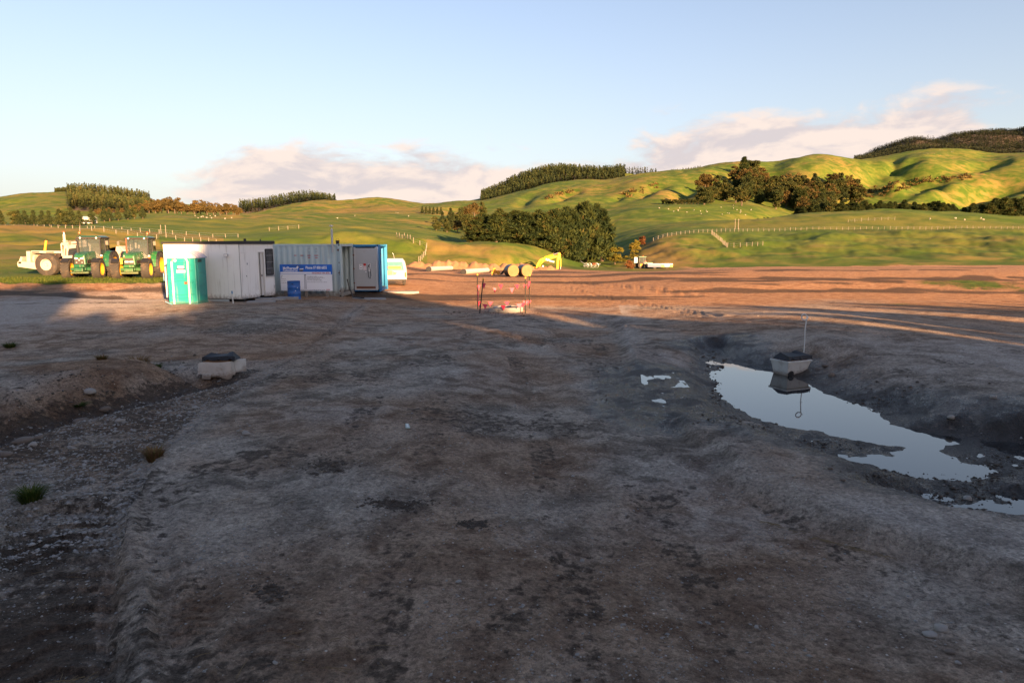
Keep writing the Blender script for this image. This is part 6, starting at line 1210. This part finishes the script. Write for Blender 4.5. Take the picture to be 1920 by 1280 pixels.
wood('far_pine_wood', 'dark pine plantation covering the central hilltop', 2600, band(902, 1168, 0.12, 1.06), 15, 1)
wood('far_pine_wood', 'short dark pine row on the ridge right of the plantation', 130, band(1162, 1232, 0.7, 1.05), 15, 2)
wood('far_pine_wood', 'small clump of pines on the crest left of the bush', 120, lambda rg, n: ((U := 1254+56*rg.random(n)), LY('E', U)*(1.0+0.02*rg.random(n))), 8, 3)
wood('far_pine_wood', 'pine wood along the far left hilltop', 1500, lambda rg, n: ((U := 112+175*rg.random(n)), np.where(U < 135, LY('F', U)*0.98, LY('E', U)*(0.80+0.55*rg.random(n)))), 13, 4)
wood('far_pine_wood', 'little pine clump on the leftmost hilltop', 60, lambda rg, n: ((U := 50+36*rg.random(n)), LY('F', U)*(0.97+0.04*rg.random(n))), 8, 5)
wood('far_pine_wood', 'pine row on the skyline above the white cabin', 620, band(452, 632, 0.45, 1.05), 13, 6)
wood('mountain_forest', 'dark native forest on the mountain at the far right', 21000, lambda rg, n: ((U := 1590+520*rg.random(n)), LY('E', U)+(LY('F', U)-LY('E', U))*(0.12+0.95*rg.random(n))), 12, 7, 'mountain', 12, 0.46)
def scrub():
    V = []; F_ = []; T_ = []; o = 0; sp = []
    for n, poly, s in ((46, [(1590,376),(1640,352),(1720,340),(1725,348),(1650,372)], 1), (26, [(1440,345),(1480,328),(1500,330),(1490,346)], 2), (40, [(1680,342),(1820,328),(1830,336),(1700,352)], 3), (14, [(1010,372),(1060,360),(1080,362),(1030,376)], 4), (14, [(1160,365),(1230,345),(1240,350),(1180,372)], 5)): sp += poly_pts(n, poly, s)
    C = np.array([hit(u, v, 400) for u, v in sp]); C[:, 2] += 0.6; rg = np.random.default_rng(3); v, f, t = clumps(4, C, 1.2+1.6*rg.random(len(C)), 26, 1.5, rg.random(len(C)), 0.5)
    tag(link('hill_scrub', raw_mesh('hill_scrub', v, f, 'gum', {'tint': ('FLOAT', t)})), 'scattered brown scrub dotted over the far hill gullies', 'scrub', kind='stuff')
scrub()
# ---------------------------------------------------------------- sheep
def flock():
    b = MB(); b.lathe([(0, -0.5), (0.22, -0.45), (0.33, -0.2), (0.34, 0.15), (0.25, 0.42), (0, 0.5)], (0, 0, 0.62), 'x', 8); b.tube([(0.42, 0, 0.72), (0.66, 0, 0.78), (0.82, 0, 0.68)], [0.14, 0.13, 0.07], 6)
    for x in (-0.3, 0.3):
        for y in (-0.15, 0.15): b.tube([(x, y, 0), (x, y, 0.5)], 0.05, 4)
    me = MBmesh(b, 'sheep'); sp = []
    for n, poly, s, y0, lab, gp in ((26, [(1240,388),(1300,386),(1390,386),(1420,394),(1400,408),(1290,404),(1230,394)], 1, 300, 'white sheep grazing in the flock below the right hillside bush', 'sheep on the right paddock'), (12, [(330,410),(370,404),(430,405),(440,411),(380,414)], 2, 250, 'white sheep grazing on the rounded knoll on the left', 'sheep on the left knoll'), (12, [(1700,292),(1740,281),(1800,282),(1790,290)], 3, 700, 'white sheep grazing high on the right ridge', 'sheep on the right ridge'), (8, [(560,405),(900,395),(900,402),(600,412)], 4, 250, 'white sheep grazing on the middle paddocks', 'sheep on the middle paddocks'), (5, [(1740,412),(1850,410),(1850,414),(1740,416)], 5, 250, 'white sheep lying on the green paddock at right', 'sheep at the windbreak')):
        for j, (u, v) in enumerate(poly_pts(n, poly, s)):
            p = hit(u, v, y0); k = random.Random(j*3+s); tag(link('sheep', me, None, p, k.uniform(0, 6.28), 0.55 if s == 2 else 0.72), lab, 'sheep', gp)
flock()
# ---------------------------------------------------------------- small things on the ground
def tuft(label, u, v, r, h, n, m, seed, dz=0.0):
    x, y = G(u, v, dz); p = drop(x, y, -0.01); rg = np.random.default_rng(seed); a = rg.random(n)*6.283; q = r*0.45*rg.random(n)**0.6; bx = q*np.cos(a); by = q*np.sin(a); lean = (0.35+0.8*rg.random(n))*r; L = h*(0.45+0.55*rg.random(n)); w = 0.005+0.004*rg.random(n); a2 = a+rg.normal(size=n)*0.5
    base = np.stack([bx, by, 0*a], 1); mid = base+np.stack([0.4*lean*np.cos(a2), 0.4*lean*np.sin(a2), 0.7*L], 1); tip = base+np.stack([lean*np.cos(a2), lean*np.sin(a2), L*0.95], 1); s = np.stack([-np.sin(a2), np.cos(a2), 0*a], 1)*w[:, None]
    v_ = np.stack([base-s, base+s, mid+s*0.7, mid-s*0.7, tip, tip], 1); tri = np.concatenate([v_[:, [0, 1, 2]], v_[:, [0, 2, 3]], v_[:, [3, 2, 4]]], 1).reshape(-1, 3)
    t = np.repeat(rg.random(n), 9); o = link('grass_tuft', raw_mesh('grass_tuft', tri, np.arange(len(tri)).reshape(-1, 3), m, {'tint': ('FLOAT', t)}), None, p); tag(o, label, 'grass tuft', 'grass tufts on bare soil')
tuft('large dry orange grass tuft on the left bank crest', 258, 673, 0.30, 0.30, 520, 'dryblade', 1, 0.2)
tuft('small dry grass tuft left of the orange tuft', 193, 688, 0.16, 0.12, 200, 'dryblade', 2, 0.2)
tuft('small green grass tuft right of the orange tuft', 294, 676, 0.12, 0.16, 160, 'blade', 3, 0.2)
tuft('brown grass tuft at the left road edge', 289, 852, 0.16, 0.20, 260, 'dryblade', 4)
tuft('green grass tuft in the dark soil at lower left', 58, 936, 0.16, 0.20, 360, 'blade', 5)
tuft('small green tuft at the far left edge of the bank', 18, 647, 0.22, 0.16, 220, 'blade', 6, 0.1)
tuft('small weed tuft on the bank below the orange tuft', 145, 735, 0.18, 0.07, 150, 'blade', 7, 0.2)
tuft('weeds growing at the foot of the blue container', 718, 542, 0.5, 0.25, 200, 'blade', 8, 0.1)
x, y = G(764, 800); o = MB().prism([(-0.03, -0.10), (0.03, -0.11), (0.025, 0.10), (-0.025, 0.11)], 'z', 0.0, 0.02).build('pipe_offcut', 'sage', loc=drop(x, y, 0.012), rz=R(12), bevel=0.008); MB().bx(-0.012, 0.012, -0.09, 0.09, 0.02, 0.024).build('groove', 'trim', o); tag(o, 'pale green plastic offcut lying on the road', 'offcut')
STONES = [(1747,1152,22,'pale round stone, left of the two at lower right','stone'),(1768,1146,22,'pale flat stone, right of the two at lower right','stone'),(1785,1186,14,'brown stone below the pale pair at lower right','stoned'),(1800,1205,11,'small grey stone below the brown one at lower right','stone'),
 (1817,898,15,'round tan stone at the near puddle tip','stone'),(1848,929,16,'pale oval stone, left of the three below the puddle','stone'),(1859,926,13,'brown stone, right of the three below the puddle','stoned'),(1851,921,11,'small grey stone, topmost of the three below the puddle','stone'),(1781,939,11,'pale pebble left of the three stones below the puddle','stone'),(1808,921,8,'small pale pebble under the puddle tip','stone'),
 (1488,909,9,'white pebble on the right road shoulder','stone'),(1555,892,10,'orange stone on the muddy right shoulder','stoned'),(1578,916,10,'reddish stone near the muddy right shoulder','stoned'),(1860,768,10,'pale stone on the mud right of the puddle','stone'),(1783,777,12,'flat pale stone on the mud behind the puddle','stone'),
 (42,826,26,'large brown rock at the left ditch mouth','stoned'),(62,832,14,'pale stone beside the large rock in the ditch','stone'),(70,815,16,'rough brown rock above the ditch stones','stoned'),(10,850,22,'dark rock at the far left edge','stoned'),(170,748,20,'pale lumpy rock on the left bank face','stone'),(195,752,16,'tan rock beside the pale one on the left bank','stoned'),(150,768,24,'brown clod of earth on the left bank','stoned'),(226,783,14,'pale flat stone lying in the left ditch','stone'),(308,780,10,'white stone on the gravel shoulder left','stone'),(366,758,11,'tan stone in the ditch before the cloth inlet','stone'),
 (345,694,18,'pale rock on the bank left of the cloth inlet','stone'),(516,1240,12,'white stone at the bottom edge left','stone'),(860,1090,12,'flat pale stone in the middle of the road','stone'),(1092,1023,12,'pale chip on the road right of centre','stone'),(1390,1055,12,'white chip on the right of the road','stone'),(1420,1143,12,'pale flake on the lower right road','stone'),(462,811,16,'flat pale stone on the road beside the gravel shoulder','stone'),(1560,702,16,'tan clod on the mound by the right inlet','stoned'),(1548,692,12,'brown lump beside the right inlet','stoned')]
for i, (u, v, px, lab, m) in enumerate(STONES):
    x, y = G(u, v, -0.1 if v < 960 and u > 1400 else 0.0); r = px/1293*math.hypot(x, y)*0.52; me = rock(i, r, 0.55 if i % 3 else 0.42); me.materials.append(M[m]); tag(link('stone', me, None, drop(x, y, r*0.2), i*1.3), lab, 'stone', 'stones on the site')
def scatter():
    rg = np.random.default_rng(11); n = 90000; a = np.radians(rg.uniform(-39, 39, n)); r = 1/rg.uniform(1/26.0, 1/2.9, n); x = r*np.sin(a); y = r*np.cos(a); ma, mb, mp = masks(x, y, x*0); keep = rg.random(n) < np.clip(0.08+0.8*mb[:, 1], 0, 1)*(1-0.7*ma[:, 1])*sm(-0.35, 0.35, fbm(x*0.8, y*0.8, 3, 95)); keep &= psd(x, y, PUD) > 0.05
    def put(nm, lab, x, y, s, m, sink=0.1):
        N = len(x); z = height(x, y); th = rg.random(N)*6.283; c, q = np.cos(th), np.sin(th); o = np.array([(1,0,0),(0,1,0),(-1,0,0),(0,-1,0),(0,0,1),(0,0,-1)], float)
        k = np.stack([s*(0.8+0.6*rg.random(N)), s*(0.6+0.4*rg.random(N)), s*(0.3+0.4*rg.random(N))], 1); v = o[None]*k[:, None]*(0.75+0.5*rg.random((N, 6, 1))); vx = v[:, :, 0]*c[:, None]-v[:, :, 1]*q[:, None]; vy = v[:, :, 0]*q[:, None]+v[:, :, 1]*c[:, None]
        V = np.stack([vx+x[:, None], vy+y[:, None], v[:, :, 2]+(z+s*sink)[:, None]], 2).reshape(-1, 3); F0 = np.array([(0,1,4),(1,2,4),(2,3,4),(3,0,4),(1,0,5),(2,1,5),(3,2,5),(0,3,5)]); F1 = (F0[None]+6*np.arange(N)[:, None, None]).reshape(-1, 3)
        tag(link(nm, raw_mesh(nm, V, F1, m)), lab, 'gravel', kind='stuff')
    x1, y1 = x[keep], y[keep]; rr = np.hypot(x1, y1); s = np.clip(np.exp(rg.normal(size=len(x1))*0.55)*0.0055, 0.003, 0.022)*(0.6+rr/14)
    a2 = np.radians(rg.uniform(-40, -12, 26000)); r2 = 1/rg.uniform(1/16.0, 1/6.5, 26000); xg = r2*np.sin(a2); yg = r2*np.cos(a2); dl, al_, sl_ = pdist(xg, yg, LEDGE); dd_, ad_, sd_ = pdist(xg, yg, DITCH); kk = (sl_ > 0) & ((sd_ < 0) | (dd_ < 0.15)) & (rg.random(26000) < 0.5)
    x1 = np.concatenate([x1, xg[kk]]); y1 = np.concatenate([y1, yg[kk]]); s = np.concatenate([s, np.clip(np.exp(rg.normal(size=kk.sum())*0.5)*0.012, 0.005, 0.04)])
    put('loose_gravel', 'loose pale gravel strewn over the road and shoulders', x1, y1, s, 'grit')
    X = []; Y_ = []; S = []
    for u, v, ru, rv, n in ((745,942,55,10,260),(890,975,34,8,120),(615,868,50,18,160),(60,1020,90,50,300),(505,1105,36,18,150),(1850,860,90,35,420),(1740,900,130,14,200),(1480,812,110,8,300),(1600,745,120,12,300),(1345,720,10,30,160),(1720,860,60,10,160),(1400,790,70,14,120),(1340,675,30,18,120),(330,700,30,20,120),(200,745,120,18,420),(60,780,60,14,160),(985,588,22,6,60),(905,588,60,6,120),(1880,940,90,30,200),(1140,700,30,40,60),(60,830,70,14,80)):
        uu = u+ru*rg.normal(size=n)*0.6; vv = v+rv*rg.normal(size=n)*0.6
        for a_, b_ in zip(uu, vv): p = G(a_, b_, -0.15 if u > 1300 else 0); X.append(p[0]); Y_.append(p[1])
    X = np.array(X); Y_ = np.array(Y_); S = np.clip(np.exp(rg.normal(size=len(X))*0.5)*0.011, 0.005, 0.035)*(0.6+np.hypot(X, Y_)/20); put('mud_clods', 'dark crumbs and clods of mud on the road and puddle margin', X, Y_, S, 'clod', 0.25)
scatter()
def bank_grass():
    rg = np.random.default_rng(21); n = 26000; x = rg.uniform(-42, -14, n); y = 41+9*rg.random(n)**1.6; ma, mb, mp = masks(x, y, x*0); k = rg.random(n) < (ma[:, 0]-0.3)*1.6; x, y = x[k], y[k]; N = len(x); z = height(x, y); a = rg.random(N)*6.283; h = 0.06+0.12*rg.random(N); w = 0.018; s = np.stack([np.cos(a)*w, np.sin(a)*w, 0*a], 1); b = np.stack([x, y, z-0.01], 1); tip = b+np.stack([0.06*rg.normal(size=N), 0.06*rg.normal(size=N), h], 1)
    v = np.stack([b-s, b+s, tip], 1).reshape(-1, 3); t = np.repeat(np.clip(0.4+0.25*rg.normal(size=N), 0, 1), 3); tag(link('bank_grass', raw_mesh('bank_grass', v, np.arange(len(v)).reshape(-1, 3), 'blade', {'tint': ('FLOAT', t)})), 'short green grass on the terrace under the tractors', 'grass', kind='stuff')
bank_grass()
def straws():
    rg = np.random.default_rng(31); b = MB()
    for u, v, ru, rv, n in ((1560,985,130,12,40),(120,1250,40,14,14),(560,1210,200,50,16),(500,900,160,60,20),(700,1000,300,100,22),(150,1040,120,80,14)):
        for _ in range(n):
            t = rg.uniform(-1, 1); uu = u+ru*t; vv = v+(rv*t*3 if u == 1560 else rv*rg.uniform(-1, 1)); x, y = G(uu, vv); z = hz(x, y)+0.008; a = rg.uniform(0, 3.14) if u != 1560 else rg.normal()*0.5-0.5; l = rg.uniform(0.03, 0.10); dx, dy = l*math.cos(a), l*math.sin(a)
            b.tube([(x-dx, y-dy, z), (x, y, z+0.006), (x+dx, y+dy, z+0.002)], 0.002, 3, False)
    tag(b.build('straw_bits', 'straw'), 'loose straw stalks strewn on the soil and road', 'straw', kind='stuff')
straws()

# ---------------------------------------------------------------- tell the trees of a row apart by their order in it
ONES = 'first second third fourth fifth sixth seventh eighth ninth tenth eleventh twelfth thirteenth fourteenth fifteenth sixteenth seventeenth eighteenth nineteenth'.split(); TENS = {2: 'twent', 3: 'thirt', 4: 'fort', 5: 'fift', 6: 'sixt', 7: 'sevent', 8: 'eight', 9: 'ninet'}
def ordinal(n): return ONES[n-1] if n < 20 else (TENS[n//10]+'ieth' if n % 10 == 0 else TENS[n//10]+'y-'+ONES[n % 10-1])
for g, form in (('pines in the valley mouth', 'dark pine, %s from the left, in the dense shelterbelt above the excavator'), ('brown tree line on the left', 'brown-green broadleaf, %s from the left in the left tree line'), ('trees on the slope left of the pines', 'small tree, %s from the left on the slope beside the dark pines'), ('conifers on the far left', 'tree, %s from the left edge, in the far left conifers'), ('windbreak row on the right', 'dark tree, %s from the left in the right-hand windbreak row'), ('small row of bushes on the right hill', 'low bush, %s from the left in the small hillside row'), ('bush on the right hillside', 'tree, %s from the left in the right hillside bush')):
    for i, o in enumerate(sorted([o for o in col.objects if o.get('group') == g], key=lambda o: o.location.x/o.location.y)): o['label'] = form % ordinal(i+1)
